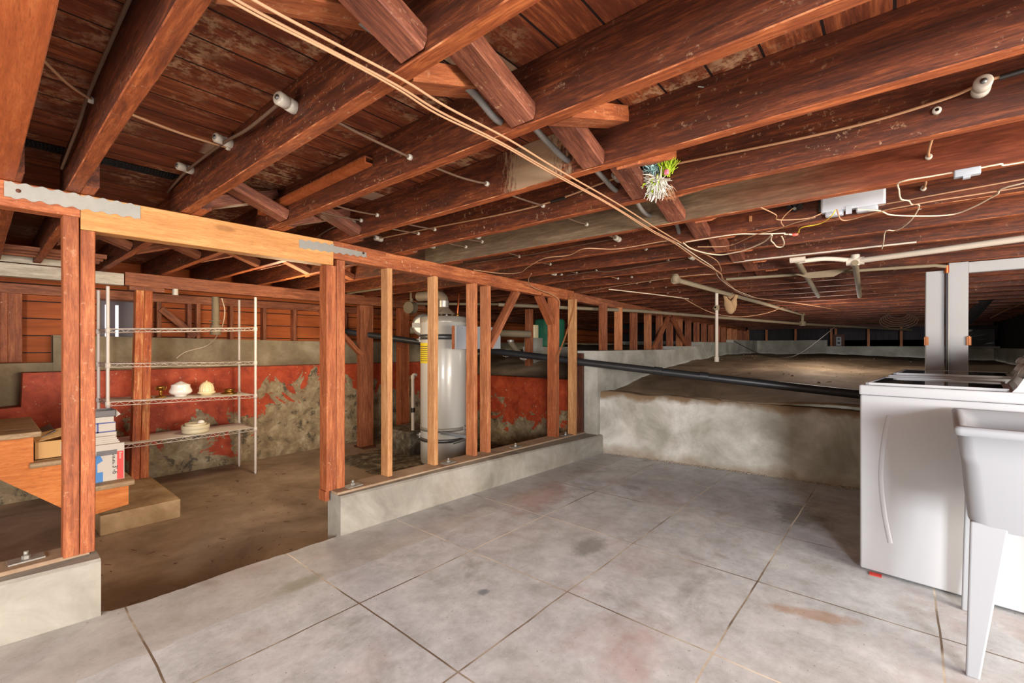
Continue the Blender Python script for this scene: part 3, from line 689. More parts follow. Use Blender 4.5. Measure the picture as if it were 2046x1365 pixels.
# metal tie straps
def tie(x0, z0, x1, z1, wid, lab, hole):
    L = sqrt((x1-x0)**2+(z1-z0)**2); n = 72; mb = MB(); vs = []
    for i in range(n+1):
        t = i/n; h = wid/2 + 0.0045*sin(t*2*pi*9)*(1 if 0.04 < t < 0.96 else 0); h2 = wid/2 - 0.0045*sin(t*2*pi*9+0.6)*(1 if 0.04 < t < 0.96 else 0)
        for y in (0, -0.0022): vs += [(t*L, y, -h2), (t*L, y, h)]
    f = []
    for i in range(n): a = i*4; b = a+4; f += [(a+2,a+3,b+3,b+2), (a,b,b+1,a+1), (a+1,b+1,b+3,a+3), (a,a+2,b+2,b)]
    mb.add(vs, f + [(0,1,3,2), (n*4,n*4+2,n*4+3,n*4+1)])
    rt = empty('tie_strap', (x0, YW-0.0040, z0)); rt.rotation_euler = (0, -atan2(z1-z0, x1-x0), 0)
    tag(rt, lab, 'metal strap'); mb.build('plate', M_galv, rt)
    nb = MB()
    for i in range(18):
        x = L*(0.07+0.9*i/18); z = (0.36 if i % 2 else -0.36)*wid
        nb.lathe([(0.0,-0.004),(0.003,-0.0035),(0.0042,0.0)], 7, Matrix.Translation((x, -0.0025, z)) @ Matrix.Rotation(-pi/2, 4, 'X') @ Matrix.Scale(-1, 4, (0,0,1)))
    nb.build('nails', M_strapd, rt)['kind'] = 'stuff'
    hb = MB(); hb.lathe([(0,-0.001),(0.008,-0.001),(0.008,0.001),(0,0.001)], 12, Matrix.Translation((hole*L, -0.003, 0)) @ Matrix.Rotation(pi/2, 4, 'X')); hb.build('hole', M_dark, rt)
a = at_y(8, 377, YW); b = at_y(280, 425, YW); tie(a.x, a.z, b.x, b.z, 0.062, 'wavy galvanised strap nailed across the left end of the yellow header', 0.09)
a = at_y(597, 487, YW); b = at_y(731, 507, YW); tie(a.x, a.z, b.x, b.z, 0.050, 'wavy galvanised strap nailed across the right end of the yellow header', 0.95)
# anchor bolts
def bolt(x, y, z, lab, rz=0):
    r = empty('anchor_bolt', (x, y, z), rz); tag(r, lab, 'bolt', 'anchor bolts on the curbs')
    m = MB(); m.box((-0.055,-0.035,0),(0.055,0.035,0.006)); m.build('square_washer', M_galv, r)
    m = MB(); m.lathe([(0,0.006),(0.014,0.006),(0.014,0.020),(0,0.020)], 6, None, False); m.build('nut', M_galv, r)
    m = MB(); m.lathe([(0,0.02),(0.008,0.02),(0.008,0.038),(0,0.038)], 10); m.build('threaded_rod', M_galv, r)
for px, py, lab in ((52,1121,'anchor bolt with square washer on the left curb by the double post'),(705,970,'anchor bolt just right of the double post at the opening'),(896,924,'anchor bolt at the foot of the water heater stud'),(1030,890,'anchor bolt on the curb before the red wall'),(1137,866,'anchor bolt at the far end of the long curb')):
    q = at_z(px, py, 0.262 if px < 720 else 0.25); q.y = min(max(q.y, 2.70), 2.86); bolt(q.x, q.y, (0.267 if q.x < 1 else 0.26-0.0142*(q.x-1.47)+0.0005), lab, 0.05)

# ================================================================== STORE ROOM
YB = 5.36
tag(beam('store_beam', (0.87, YB, 1.795), (4.3, YB, 1.775), 0.09, 0.122, M_brown, seed=51), 'reddish brown beam under the store room joists, on the worn post', 'beam')
tag(beam('store_beam', (-3.0, YB, 1.79), (0.862, YB, 1.785), 0.09, 0.105, M_whitewood, seed=52), 'whitewashed beam at upper left behind the double post', 'beam')
tag(beam('rim_board', (-3.0, YB+0.01, 1.90), (0.50, YB+0.01, 1.90), 0.03, 0.10, M_whitewood, seed=53), 'grey rim board above the whitewashed beam', 'board')
tag(beam('cap_block', (0.90, YB, 1.712), (1.16, YB, 1.712), 0.09, 0.04, M_brown, seed=54), 'short wood cap block between the beam and the worn post', 'board')
# slats laid as blocking above the white beam
for k in range(3):
    tag(beam('ceiling_slat', (-0.1, 4.75+0.16*k, 1.88), (0.66, 4.72+0.16*k, 1.88), 0.06, 0.03, M_brown, seed=60+k), f'dusty slat under the left store joists, {["nearest","middle","farthest"][k]} of three', 'slat', 'slats under the store joists')
# worn double post on its block
tp0 = Vector((0.945, 5.20, -0.008)); tp1 = Vector((1.005, 5.34, 1.69))
r = empty('worn_post', tp0); tag(r, 'worn brown double post with peeling face beside the wire shelf', 'post')
bpy.context.view_layer.update()
for k, dx in enumerate((-0.031, 0.031)):
    o = beam('plank', tp0+Vector((dx,0,0)), tp1+Vector((dx,0,0)), 0.06, 0.10, M_worn, side=(1,0,0), seed=70+k)
    o.parent = r; o.matrix_parent_inverse = r.matrix_world.inverted()
# concrete step block
mb = MB(); mb.rbox((0.56,4.25,-0.15),(1.03,5.28,-0.008),0.012); tag(mb.build('step_block', M_block), 'dusty concrete step block under the stairs', 'concrete block')
# posts deeper in the store
def cpost(px0, px1, y, z0, z1, mat, lab, d=0.10, seed=0):
    a = at_y(px0, 700, y); b = at_y(px1, 700, y)
    o = beam('store_post', ((a.x+b.x)/2, y+d/2, z0), ((a.x+b.x)/2, y+d/2, z1), max(0.05, b.x-a.x), d, mat, side=(1,0,0), seed=seed); return tag(o, lab, 'post'), (a.x+b.x)/2
_, xp = cpost(721, 746, 5.27, -0.13, 1.71, M_brown, 'brown post with a long diagonal brace behind the opening studs', seed=81)
tag(beam('knee_brace', (xp-0.05, 5.31, 1.05), (xp-0.62, 5.31, 1.62), 0.08, 0.05, M_brown, side=(0,1,0), seed=82), 'long diagonal brace on the left of the deep store post', 'brace')
mb = MB(); mb.box((xp-0.09,5.2,-0.15),(xp+0.09,5.44,-0.128)); tag(mb.build('post_pad', M_dark), 'dark wood pad under the deep store post', 'board')
_, xq = cpost(800, 818, 5.30, 0.03, 1.71, M_post, 'orange post on a small pier left of the water heater', seed=83)
mb = MB(); mb.prism([(-0.15,-0.15),(0.15,-0.15),(0.15,0.15),(-0.15,0.15)], -0.16, 0.028); tag(mb.build('pier_block', M_block, loc=(xq, 5.35, 0)), 'small concrete pier under the orange post', 'concrete block')
mb = MB(); mb.rbox((3.26,4.32,-0.16),(3.72,4.85,0.17),0.02); tag(mb.build('pier_block', M_gravel), 'dark concrete block beside the water heater carrying the white pipe', 'concrete block')
# back wall studs and plates
tag(beam('wall_rail', (-3.5, 6.08, 1.70), (8.0, 6.08, 1.70), 0.06, 0.09, M_brown, seed=90), 'long dark rail across the top of the back plank wall', 'board')
for k, px in enumerate([8, 23, 37, 300, 317, 378, 396, 462, 528, 588, 690]):
    x = at_y(px, 640, 6.05).x; zb = 1.04 if x < 0.46 else 1.29 - (x-0.46)*0.018
    tag(beam('wall_stud', (x, 6.075, zb), (x, 6.075, 1.655), 0.04 if px > 40 else 0.046, 0.09, M_brown if px > 40 else M_post, side=(1,0,0), seed=91+k), f'brown stud on the back plank wall, {ORD[k]} from the left', 'stud', 'studs of the back plank wall')
a = at_y(322, 617, 6.0); b = at_y(382, 672, 6.0)
tag(beam('knee_brace', (a.x, 6.03, a.z), (b.x+0.05, 6.03, b.z), 0.03, 0.07, M_brown, side=(0,1,0), seed=97), 'diagonal brace across the back plank wall behind the shelf', 'brace')

# ------------------------------------------------------------------ stairs
st = empty('staircase', (0.715, 4.25, -0.008)); tag(st, 'short wooden staircase with orange stringer at the far left', 'stairs')
bpy.context.view_layer.update()
def rel(o, par): o.parent = par; o.matrix_parent_inverse = par.matrix_world.inverted(); return o
M = Matrix(((1,0,0,0),(0,0,-1,0),(0,1,0,0),(0,0,0,1)))
sp = [(0.715,0.035),(0.715,0.18),(0.49,0.18),(0.49,0.40),(0.24,0.40),(0.24,0.60),(-0.02,0.60),(-0.02,0.82),(-0.27,0.82),(-0.27,1.04),(-0.5,1.04),(-0.75,1.1),(-0.9,1.27),(0.35,0.12),(0.47,0.012),(0.53,0.012)]
mb = MB(); mb.prism(sp, -4.29, -4.25, M); o = mb.build('stringer', M_string); rel(o, st)
mb = MB(); mb.prism(sp, -5.12, -5.08, M); o = mb.build('stringer', M_string); rel(o, st)
for k, (x0, x1, z) in enumerate([(0.47,0.745,0.18),(0.22,0.50,0.40),(-0.06,0.275,0.60),(-0.31,-0.0,0.82),(-0.55,-0.26,1.04)]):
    mb = MB(); mb.rbox((x0,4.205,z+0.001),(x1,5.14,z+0.034),0.012); rel(mb.build('tread', M_tread), st)
for x0, z0, z1 in [(0.475,0.214,0.40),(0.225,0.434,0.60),(-0.035,0.634,0.82)]:
    mb = MB(); mb.box((x0,4.30,z0),(x0+0.015,5.07,z1)); rel(mb.build('riser', M_string), st)
# cardboard box on the middle tread
bx = empty('cardboard_box', (0.36, 4.55, 0.435)); tag(bx, 'open flattened cardboard box on the middle stair tread', 'box')
mb = MB(); mb.box((-0.115,-0.24,0),(0.12,0.25,0.004)); mb.box((-0.115,-0.24,0),(0.12,-0.236,0.115)); mb.box((-0.115,0.246,0),(0.12,0.25,0.115)); mb.box((-0.115,-0.24,0),(-0.111,0.25,0.115)); mb.box((0.116,-0.24,0),(0.12,0.25,0.115)); mb.build('body', M_card, bx)
mb = MB(); mb.box((0,0,0),(0.23,0.11,0.003), Matrix.Translation((-0.11,-0.24,0.115)) @ Matrix.Rotation(radians(-12),4,'Y') @ Matrix.Rotation(radians(20),4,'X')); mb.build('flap', M_card, bx)
mb = MB(); mb.box((0,0,0),(0.12,0.4,0.003), Matrix.Translation((-0.115,-0.2,0.118)) @ Matrix.Rotation(radians(-28),4,'Y')); mb.build('flap', M_greycard, bx)
mb = MB(); mb.box((0.01,-0.2415,0.02),(0.10,-0.2402,0.10)); mb.build('tape_label', M_paper, bx)
# stacks of boxes and papers on the lower tread
def text(s, size, M4, mat, name, par=None, ext=0.0006):
    c = bpy.data.curves.new(name, 'FONT'); c.body = s; c.size = size; c.extrude = ext; c.align_x = 'CENTER'; c.align_y = 'CENTER'
    c.materials.append(mat); tmp = bpy.data.objects.new(name, c); me = bpy.data.meshes.new_from_object(tmp); bpy.data.objects.remove(tmp)
    o = bpy.data.objects.new(name, me); COL.objects.link(o); o.matrix_world = M4
    if par: o.parent = par; o.matrix_parent_inverse = Matrix.Translation(par.location).inverted()
    return o
YS = 4.32
fb = empty('flat_box', (0.62, YS, 0.2145)); tag(fb, 'white cardboard carton with blue and red print on the lowest tread', 'box')
mb = MB(); mb.box((-0.13,0,0),(0.083,0.03,0.262)); mb.build('panel', M_paper, fb)
mb = MB(); mb.prism([(-0.13,0),(-0.035,0),(-0.035,0.07),(-0.065,0.07),(-0.065,0.13),(-0.035,0.15),(-0.05,0.19),(-0.075,0.19),(-0.075,0.262),(-0.13,0.262)], 0.0002, 0.0012, Matrix(((1,0,0,0),(0,0,-1,0),(0,1,0,0),(0,0,0,1)))); mb.build('blue_print', M_blue, fb)
mb = MB(); mb.box((0.042,-0.0012,0.002),(0.078,-0.0002,0.205)); mb.build('red_print', M_redp, fb)
mb = MB(); mb.box((-0.07,-0.0008,0.185),(0.042,-0.0001,0.22)); mb.build('grey_print', M_greycard, fb)
RX = Matrix.Rotation(pi/2, 4, 'X')
text("3'-6", 0.042, Matrix.Translation((0.650,YS-0.0014,0.2895)) @ RX @ Matrix.Rotation(-pi/2,4,'Z'), M_ink, 'size_print', fb)
m = MB()
for k in range(7): m.box((0.016,-0.0012,0.115+0.011*k),(0.030 if k % 3 else 0.024,-0.0009,0.121+0.011*k))
m.build('small_print', M_ink, fb)['kind'] = 'stuff'
m = MB()
for k in range(5): m.box((0.054,-0.0018,0.150+0.010*k),(0.070 if k == 4 else 0.064,-0.0013,0.156+0.010*k))
m.build('band_print', M_paper, fb)['kind'] = 'stuff'
for k, lab in enumerate(('white paper sheet just behind the printed carton','second white paper sheet behind the printed carton','third white paper sheet behind the printed carton','fourth white sheet in the stack by the double post','rearmost white sheet in the stack by the double post')):
    mb = MB(); mb.box((0.505,4.352+0.012*k,0.2145),(0.690-0.006*k,4.358+0.012*k,0.475+0.012*k)); tag(mb.build('paper_sheet', M_paper), lab, 'sheet', 'sheets standing behind the carton')
mb = MB(); mb.rbox((0.50,4.45,0.2145),(0.68,4.72,0.545),0.004); tag(mb.build('storage_box', M_paper), 'white storage box under the blue-edged box on the lowest tread', 'box')
b2 = empty('blue_edged_box', (0.60,4.46,0.546)); tag(b2, 'white and blue edged box second in the stack by the double post', 'box')
mb = MB(); mb.box((-0.09,0,0),(0.075,0.2,0.072)); mb.build('body', M_paper, b2)
mb = MB(); mb.box((-0.09,-0.001,0),(0.075,-0.0002,0.008)); mb.box((-0.09,-0.001,0.064),(0.075,-0.0002,0.072)); mb.box((-0.03,-0.001,0),(-0.02,-0.0002,0.07)); mb.build('blue_print', M_navy, b2)
b3 = empty('grey_box', (0.60,4.46,0.619)); tag(b3, 'grey open box topmost of the stack by the double post', 'box')
mb = MB(); mb.box((-0.09,0,0),(0.065,0.2,0.04)); mb.build('lower_tray', M_paper, b3)
mb = MB(); mb.box((-0.09,0,0.041),(0.078,0.003,0.085)); mb.box((-0.09,0.2,0.041),(0.078,0.203,0.085)); mb.box((0.075,0,0.041),(0.078,0.2,0.085)); mb.box((-0.09,0,0.041),(0.078,0.2,0.043)); mb.build('tray', M_greycard, b3)
mb = MB(); mb.prism([(0.08,0.03),(0.108,0.05),(0.082,0.085)], -0.1, -0.02, Matrix(((1,0,0,0),(0,0,-1,0),(0,1,0,0),(0,0,0,1)))); mb.build('flap', M_paper, b3)

# ------------------------------------------------------------------ wire shelf
sh = empty('wire_shelf', (0.72, 5.09, -0.15)); tag(sh, 'tall white wire shelving unit against the red wall', 'shelf')
WL, WDp = 1.16, 0.45
for x, y in ((0,0),(WL,0),(0,WDp),(WL,WDp)):
    m = MB(); m.tube([(x,y,0.0),(x,y,0.012)], 0.009, 10); m.tube([(x,y,0.012),(x,y,1.84)], 0.0125, 12)
    for k in range(60): m.tube([(x,y,0.1+0.0285*k),(x,y,0.1015+0.0285*k)], 0.0131, 12)
    m.build('shelf_post', M_shelfwhite, sh)
for k, (zl, zr) in enumerate(((1.480,1.523),(1.183,1.168),(0.855,0.823),(0.478,0.479))):
    m = MB()
    P = lambda x, y, o_=0.0: (x, y, zl + (zr-zl)*x/WL + o_)
    for oz, rr in ((0.0,0.0028),(-0.030,0.0028)):
        m.tube([P(0,0,oz),P(WL,0,oz),P(WL,WDp,oz),P(0,WDp,oz),P(0,0,oz)], rr, 6)
    for yy in (0, WDp):
        n = 30; m.tube([P(WL*i/n, yy, -0.030 if i % 2 else 0) for i in range(n+1)], 0.0018, 5)
    for xx in (0, WL):
        n = 11; m.tube([P(xx, WDp*i/n, -0.030 if i % 2 else 0) for i in range(n+1)], 0.0018, 5)
    nw = 44
    for i in range(1, nw): m.tube([P(0.0+WL*i/nw, 0), P(0.0+WL*i/nw, WDp)], 0.0016, 4, cap=False)
    for yy in (0.15, 0.30): m.tube([P(0,yy,-0.004), P(WL,yy,-0.004)], 0.0025, 5)
    so = m.build('shelf_rack', M_shelfwhite, sh)
    if k >= 2:
        m = MB(); m.add([P(0.01,0.01,0.002),P(WL-0.01,0.01,0.002),P(WL-0.01,WDp-0.01,0.002),P(0.01,WDp-0.01,0.002),P(0.01,0.01,0.004),P(WL-0.01,0.01,0.004),P(WL-0.01,WDp-0.01,0.004),P(0.01,WDp-0.01,0.004)], [(0,3,2,1),(4,5,6,7),(0,1,5,4),(1,2,6,5),(2,3,7,6),(3,0,4,7)]); m.build('liner', M_liner, so)
    for x, y in ((0,0),(WL,0),(0,WDp),(WL,WDp)):
        m = MB(); zc = P(x,y)[2]; m.lathe([(0.0127,zc-0.038),(0.017,zc-0.034),(0.0185,zc+0.002),(0.0127,zc+0.008)], 12, Matrix.Translation((x,y,0))); m.build('collar', M_shelfwhite, so)
def shz(k, x):
    zl, zr = ((1.480,1.523),(1.183,1.168),(0.855,0.823),(0.478,0.479))[k]; return -0.15 + zl + (zr-zl)*(x-0.72)/WL + 0.0045
# lamp glass and bits on the shelf
def place(px, y): return at_y(px, 790, y).x
x = place(361, 5.29); z = shz(2, x)
g = MB(); g.lathe([(0,0.0),(0.045,0.0),(0.05,0.008),(0.052,0.018),(0.082,0.028),(0.094,0.045),(0.092,0.062),(0.080,0.085),(0.076,0.102),(0.080,0.112),(0.060,0.120),(0.030,0.136),(0.008,0.146),(0,0.147)], 32)
tag(g.build('opal_globe', M_glassw, loc=(x,5.29,z)), 'round white opal glass lamp shade on the wire shelf', 'lamp shade')
x = place(413, 5.30); z = shz(2, x)
g = MB(); g.lathe([(0,0.0),(0.050,0.0),(0.052,0.012),(0.070,0.018),(0.078,0.030),(0.072,0.036),(0.066,0.042)], 32); sho = g.build('glass_dome', M_cream, loc=(x,5.30,z)); tag(sho, 'cream ribbed dome lamp shade on the wire shelf', 'lamp shade')
g = MB(); g.lathe([(0.064,0.042),(0.062,0.075),(0.050,0.108),(0.028,0.130),(0.008,0.136),(0.005,0.146),(0,0.147)], 64, None, True, 16, 0.035); g.build('ribbed_dome', M_cream, sho)
x = place(321, 5.27); z = shz(2, x)
g = MB(); g.lathe([(0,0),(0.045,0),(0.046,0.006),(0.03,0.016),(0.012,0.022),(0.010,0.045),(0.018,0.052),(0.010,0.06),(0.014,0.072),(0.032,0.084),(0.036,0.10),(0.030,0.108),(0.0,0.104)], 20)
lo = g.build('lamp_fitting', M_brass, loc=(x,5.27,z)); tag(lo, 'small brass lamp fitting beside the opal shade', 'lamp part')
g = MB()
for k in range(5): t0 = k*2*pi/5; g.tube(smooth_path([(0.012*cos(t0),0.012*sin(t0),0.07),(0.040*cos(t0),0.040*sin(t0),0.078),(0.046*cos(t0),0.046*sin(t0),0.10)],4), 0.004, 6)
g.build('arm', M_brass, lo)
x = place(458, 5.32); z = shz(2, x)
g = MB(); g.lathe([(0,0),(0.072,0),(0.076,0.006),(0.068,0.014),(0.046,0.018),(0.042,0.034),(0.050,0.040),(0.050,0.050),(0.036,0.052),(0.036,0.044),(0,0.044)], 28); tag(g.build('lamp_fitting', M_brass, loc=(x,5.32,z)), 'flat dark brass lamp base at the right of the shelf', 'lamp part')
x = place(298, 5.25); z = shz(2, x); g = MB(); g.lathe([(0,0),(0.026,0),(0.028,0.006),(0.014,0.014),(0,0.016)], 16); tag(g.build('lamp_fitting', M_brass, loc=(x,5.25,z)), 'tiny brass cap half hidden behind the worn post', 'lamp part')
x = place(391, 5.24); z = shz(3, x)
g = MB(); g.lathe([(0,0.0),(0.090,0.0),(0.108,0.006),(0.114,0.018),(0.112,0.034),(0.110,0.038),(0.117,0.044),(0.116,0.078),(0.110,0.078),(0.104,0.045),(0.0,0.040)], 36); tag(g.build('bowl', M_bowl, loc=(x,5.24,z)), 'larger cream stoneware bowl on the lower wire shelf', 'bowl')
g = MB(); g.lathe([(0,0.0),(0.070,0.0),(0.084,0.008),(0.090,0.055),(0.086,0.056),(0.078,0.016),(0,0.012)], 32); tag(g.build('bowl', M_bowl, loc=(x,5.24,z+0.0405)), 'small pale bowl nested inside the larger bowl', 'bowl')
g = MB(); g.lathe([(0,0.0),(0.012,0.002),(0.026,0.012),(0.033,0.030),(0.030,0.050),(0.018,0.062),(0,0.066)], 24); tag(g.build('glass_ball', M_glassw, loc=(x+0.045,5.24,z+0.0535)), 'white glass bulb cover lying in the small bowl', 'glass ball')

# ------------------------------------------------------------------ water heater
HX, HY = 3.38, 3.86; HR = 0.255; HZ = -0.105
h = empty('water_heater', (HX, HY, HZ)); tag(h, 'tall white cylindrical water heater behind the studs', 'water heater')
m = MB(); m.lathe([(0,0.0),(HR-0.01,0.0),(HR-0.004,0.02),(HR-0.004,0.05),(HR,0.06),(HR,1.555),(HR-0.004,1.565)], 64); m.build('tank', M_tank, h)
m = MB(); m.lathe([(HR+0.004,1.545),(HR+0.004,1.60),(HR-0.012,1.612),(0,1.615)], 64); m.build('top_cap', M_tanktop, h)
m = MB(); m.lathe([(0.075,1.640),(0.125,1.640),(0.125,1.650),(0.060,1.71),(0.058,1.72)], 28)
for k in range(4): m.box((0.098*cos(k*pi/2+0.6)-0.006,0.098*sin(k*pi/2+0.6)-0.006,1.612),(0.098*cos(k*pi/2+0.6)+0.006,0.098*sin(k*pi/2+0.6)+0.006,1.645))
m.build('draft_hood', M_duct, h)
fl = MB(); fl.tube(smooth_path([(0,0,1.70),(0,0,1.78),(0.0,0.012,1.82),(-0.005,0.055,1.852),(-0.01,0.12,1.86),(-0.03,0.40,1.865)], 5), 0.055, 20); flo = fl.build('flue_pipe', M_duct, h)
m = MB(); m.tube([(0,0,1.722),(0,0,1.79)], 0.0592, 20); m.build('foil_band', M_foil, flo)
for dx, dy, lab in ((-0.165,-0.02,'l'),(0.13,-0.09,'r')):
    m = MB(); P = smooth_path([(dx,dy,1.60),(dx,dy,1.68),(dx+0.012,dy,1.78),(dx+0.035,dy+0.02,1.88),(dx+0.075,dy+0.05,1.90)], 12)
    m.tube(P, [0.011 + 0.0025*(i % 2) for i in range(len(P))], 10); mo = m.build('flex_connector', M_copper, h)
    m = MB(); m.lathe([(0,1.60),(0.016,1.60),(0.016,1.635),(0.012,1.66),(0,1.66)], 10, Matrix.Translation((dx,dy,0)), False); m.build('nut', M_brass, mo)
m = MB(); m.tube([(0.09,0.05,1.60),(0.09,0.05,1.74)], 0.022, 12); m.build('pipe_nipple', M_foil, h)
def hoop(z, mat, w=0.04):
    m = MB(); m.lathe([(HR+0.001,z-w/2),(HR+0.004,z-w/2),(HR+0.004,z+w/2),(HR+0.001,z+w/2)], 64); return m.build('strap', mat, h)
s1 = hoop(1.385, M_strapd, 0.055); s2 = hoop(0.385, M_galv, 0.04); s3 = hoop(0.27, M_strapd, 0.04)
def clampp(par, ang, z):
    x, y = (HR+0.015)*cos(ang), (HR+0.015)*sin(ang); m = MB(); m.box((-0.022,-0.02,-0.028),(0.0,0.02,0.028), Matrix.Translation((x,y,z)) @ Matrix.Rotation(ang,4,'Z')); m.lathe([(0,-0.03),(0.012,-0.03),(0.012,0.03),(0,0.03)], 8, Matrix.Translation((x,y,z)) @ Matrix.Rotation(pi/2,4,'X')); m.build('bracket', M_galv, par)
clampp(s1, radians(142), 1.36); clampp(s1, radians(-72), 1.40); clampp(s2, radians(-70), 0.385); clampp(s3, radians(142), 0.30)
m = MB(); a0 = radians(200); vs = []
for i in range(9):
    t0 = radians(150 + 6.5*i)
    for zz in (1.10, 1.32): vs.append(((HR+0.002)*cos(t0), (HR+0.002)*sin(t0), zz))
m.add(vs, [(2*i, 2*i+2, 2*i+3, 2*i+1) for i in range(8)], True); lb = m.build('yellow_label', M_ylab, h)
m = MB()
for k in range(8):
    vs = []
    for i in range(8):
        t0 = radians(153 + 6.5*i)
        for zz in (1.125+0.022*k, 1.131+0.022*k): vs.append(((HR+0.0028)*cos(t0), (HR+0.0028)*sin(t0), zz))
    m.add(vs, [(2*i, 2*i+2, 2*i+3, 2*i+1) for i in range(7)], True)
m.build('print_lines', M_ink, lb)
# strap brace below
p0 = at_y(935, 872, 3.50); p1 = at_y(880, 868, 3.52)
m = MB(); a = at_y(880, 865, 3.58); b = at_y(948, 876, 3.30); m.box((0,-0.003,-0.016),((b-a).length,0.003,0.016), Matrix.Translation(a) @ Vector((b-a)).to_track_quat('X','Z').to_matrix().to_4x4())
m.tube([at_y(906,886,3.50), at_y(936,876,3.36)], 0.012, 10); tag(m.build('brace_bar', M_strapd), 'dark steel earthquake brace bar low on the water heater', 'brace bar')
# white bevelled board box beside the heater
a = at_y(912, 651, 3.40); b = at_y(1000, 697, 3.40)
ct = empty('white_panel_box', (a.x, 3.40, b.z)); tag(ct, 'white box with a cut corner at the right of the water heater', 'box')
ww = b.x - a.x; hh = a.z - b.z
m = MB(); m.prism([(0,0),(ww,0),(ww,hh*0.60),(ww*0.80,hh),(0,hh)], 0, 0.025, Matrix(((1,0,0,0),(0,0,1,0),(0,1,0,0),(0,0,0,1)))); m.build('front_panel', M_whiteplas, ct)
m = MB(); m.box((0,0.0255,0),(0.012,0.07,hh)); m.build('side_panel', M_post, ct)
m = MB(); m.tube([(ww*0.12,-0.001,hh*0.9),(ww*0.12,0.002,hh*0.9)], 0.004, 8); m.build('screw', M_ink, ct)
# insulated duct end behind the heater
q = at_d(845, 650, 5.75); M4 = Matrix.Translation(q) @ Vector((-0.75,-0.62,0.0)).to_track_quat('Z','Y').to_matrix().to_4x4()
du = empty('insulated_duct'); du.matrix_world = M4; tag(du, 'foil wrapped round duct end left of the water heater', 'duct')
m = MB(); m.lathe([(0,0.0),(0.10,0.005),(0.135,0.0),(0.145,-0.02),(0.148,-0.10),(0.145,-0.55),(0,-0.55)], 32); m.build('duct_body', M_foil, du)
m = MB(); m.box((-0.135,-0.03,0.006),(0.05,0.03,0.009)); m.build('tape_strip', M_galv, du)
# white drain pipe on its block
m = MB(); xw = at_y(825, 800, 4.42).x; m.tube(smooth_path([(xw+0.05,4.42,0.83),(xw+0.018,4.42,0.835),(xw,4.42,0.81),(xw,4.42,0.72)],5)+[Vector((xw,4.42,0.17))], 0.020, 12)
dp = m.build('drain_pipe', M_wpipe); tag(dp, 'white plastic drain pipe rising from the dark block', 'pipe')
m = MB(); m.tube([(xw,4.42,0.385),(xw,4.42,0.44)], 0.026, 12); m.build('coupling', M_black, dp)
m = MB(); m.tube([(xw,4.42,0.79),(xw,4.42,0.83)], 0.025, 12); m.build('elbow', M_wpipe, dp)

# ------------------------------------------------------------------ pipes
def pipe(name, pts, r, mat, lab, cat='pipe', seg=12, sm=None, group=None):
    m = MB(); m.tube(smooth_path(pts, sm) if sm else pts, r, seg); o = m.build(name, mat); return tag(o, lab, cat, group)
bp = pipe('drain_pipe', [(5.3,-1.4,0.66),(4.93,0.24,0.765),(4.36,2.45,0.985),(4.22,2.95,1.04),(3.85,4.4,1.19),(3.05,5.72,1.40)], 0.038, M_blackp, 'long black plastic drain pipe sloping over the dirt and retaining wall', sm=8)
for t0, nm in ((0.46,'a'),(0.27,'b')):
    a = Vector((4.93,0.24,0.765)); b = Vector((4.36,2.45,0.985)); q = b.lerp(a, t0); d = (a-b).normalized(); m = MB(); m.tube([q-d*0.04, q+d*0.04], 0.0425, 14); m.build('coupling', M_blackp, bp)
yj = empty('pipe_wye', (4.15,3.2,1.07)); tag(yj, 'grey branch fitting rising from the black pipe behind the thick stud', 'pipe fitting')
bpy.context.view_layer.update()
a = at_d(1046,712,5.55); m = MB(); b_ = at_d(1020,684,5.7); m.tube(smooth_path([a, a.lerp(b_,0.5)+Vector((0,0,-0.02)), b_], 5), 0.036, 14); rel(m.build('branch', M_iron), yj)
for q in (a, at_d(1011,706,5.65)):
    m = MB()
    for k in range(9): t0 = k*0.7; m.lathe([(0,-0.018),(0.02,0),(0,0.018)], 6, Matrix.Translation(q + Vector((0.0, 0.03*cos(t0), 0.035*sin(t0)))), False)
    m.tube([q+Vector((0,-0.03,0)), q+Vector((0,0.03,0))], 0.045, 14); rel(m.build('clamp', M_wpipe), yj)
m = MB(); m.tube([b_, b_+Vector((0,0,0.03))], 0.045, 14); rel(m.build('rim', M_galv), yj)
# water pipes in the crawl space
wp = pipe('water_pipe', [(3.9,3.50,1.66),(5.46,2.52,1.63),(8.77,1.16,1.54),(11.9,-0.25,1.49)], 0.021, M_iron, 'long thin dusty pipe crossing below the joists to the far wall')
up_ = pipe('water_pipe', [(3.88,1.44,1.80),(3.88,1.44,1.755),(8.77,1.16,1.70),(8.77,1.16,1.54)], 0.022, M_iron, 'dusty pipe with elbow hanging along the crawl space')
m = MB(); m.tube([(3.86,1.44,1.745),(3.93,1.44,1.755)], 0.032, 12); m.lathe([(0,1.73),(0.032,1.73),(0.034,1.78),(0.026,1.795),(0,1.795)], 12, Matrix.Translation((3.88,1.44,0))); m.build('elbow', M_iron, up_)
m = MB(); m.tube([(8.77,1.16,1.51),(8.77,1.16,1.58)], 0.05, 10); m.tube([(8.77,1.16,1.68),(8.77,1.16,1.73)], 0.04, 10); m.build('tee', M_iron, wp)
dr = pipe('drop_pipe', [(4.92,1.40,1.735),(4.92,1.40,1.04)], 0.016, M_wpipe, 'thin pipe with valve hanging straight down over the dirt')
m = MB(); m.tube([(4.92,1.40,1.55),(4.92,1.40,1.60)], 0.026, 10); m.tube([(4.87,1.40,1.575),(4.97,1.40,1.575)], 0.010, 8); m.lathe([(0,0),(0.022,0),(0.022,0.01),(0,0.01)], 10, Matrix.Translation((4.87,1.40,1.57)) @ Matrix.Rotation(pi/2,4,'Y')); m.build('valve', M_iron, dr)
m = MB(); m.tube([(4.92,1.40,1.02),(4.92,1.40,1.07)], 0.023, 10); m.build('end_cap', M_wpipe, dr)
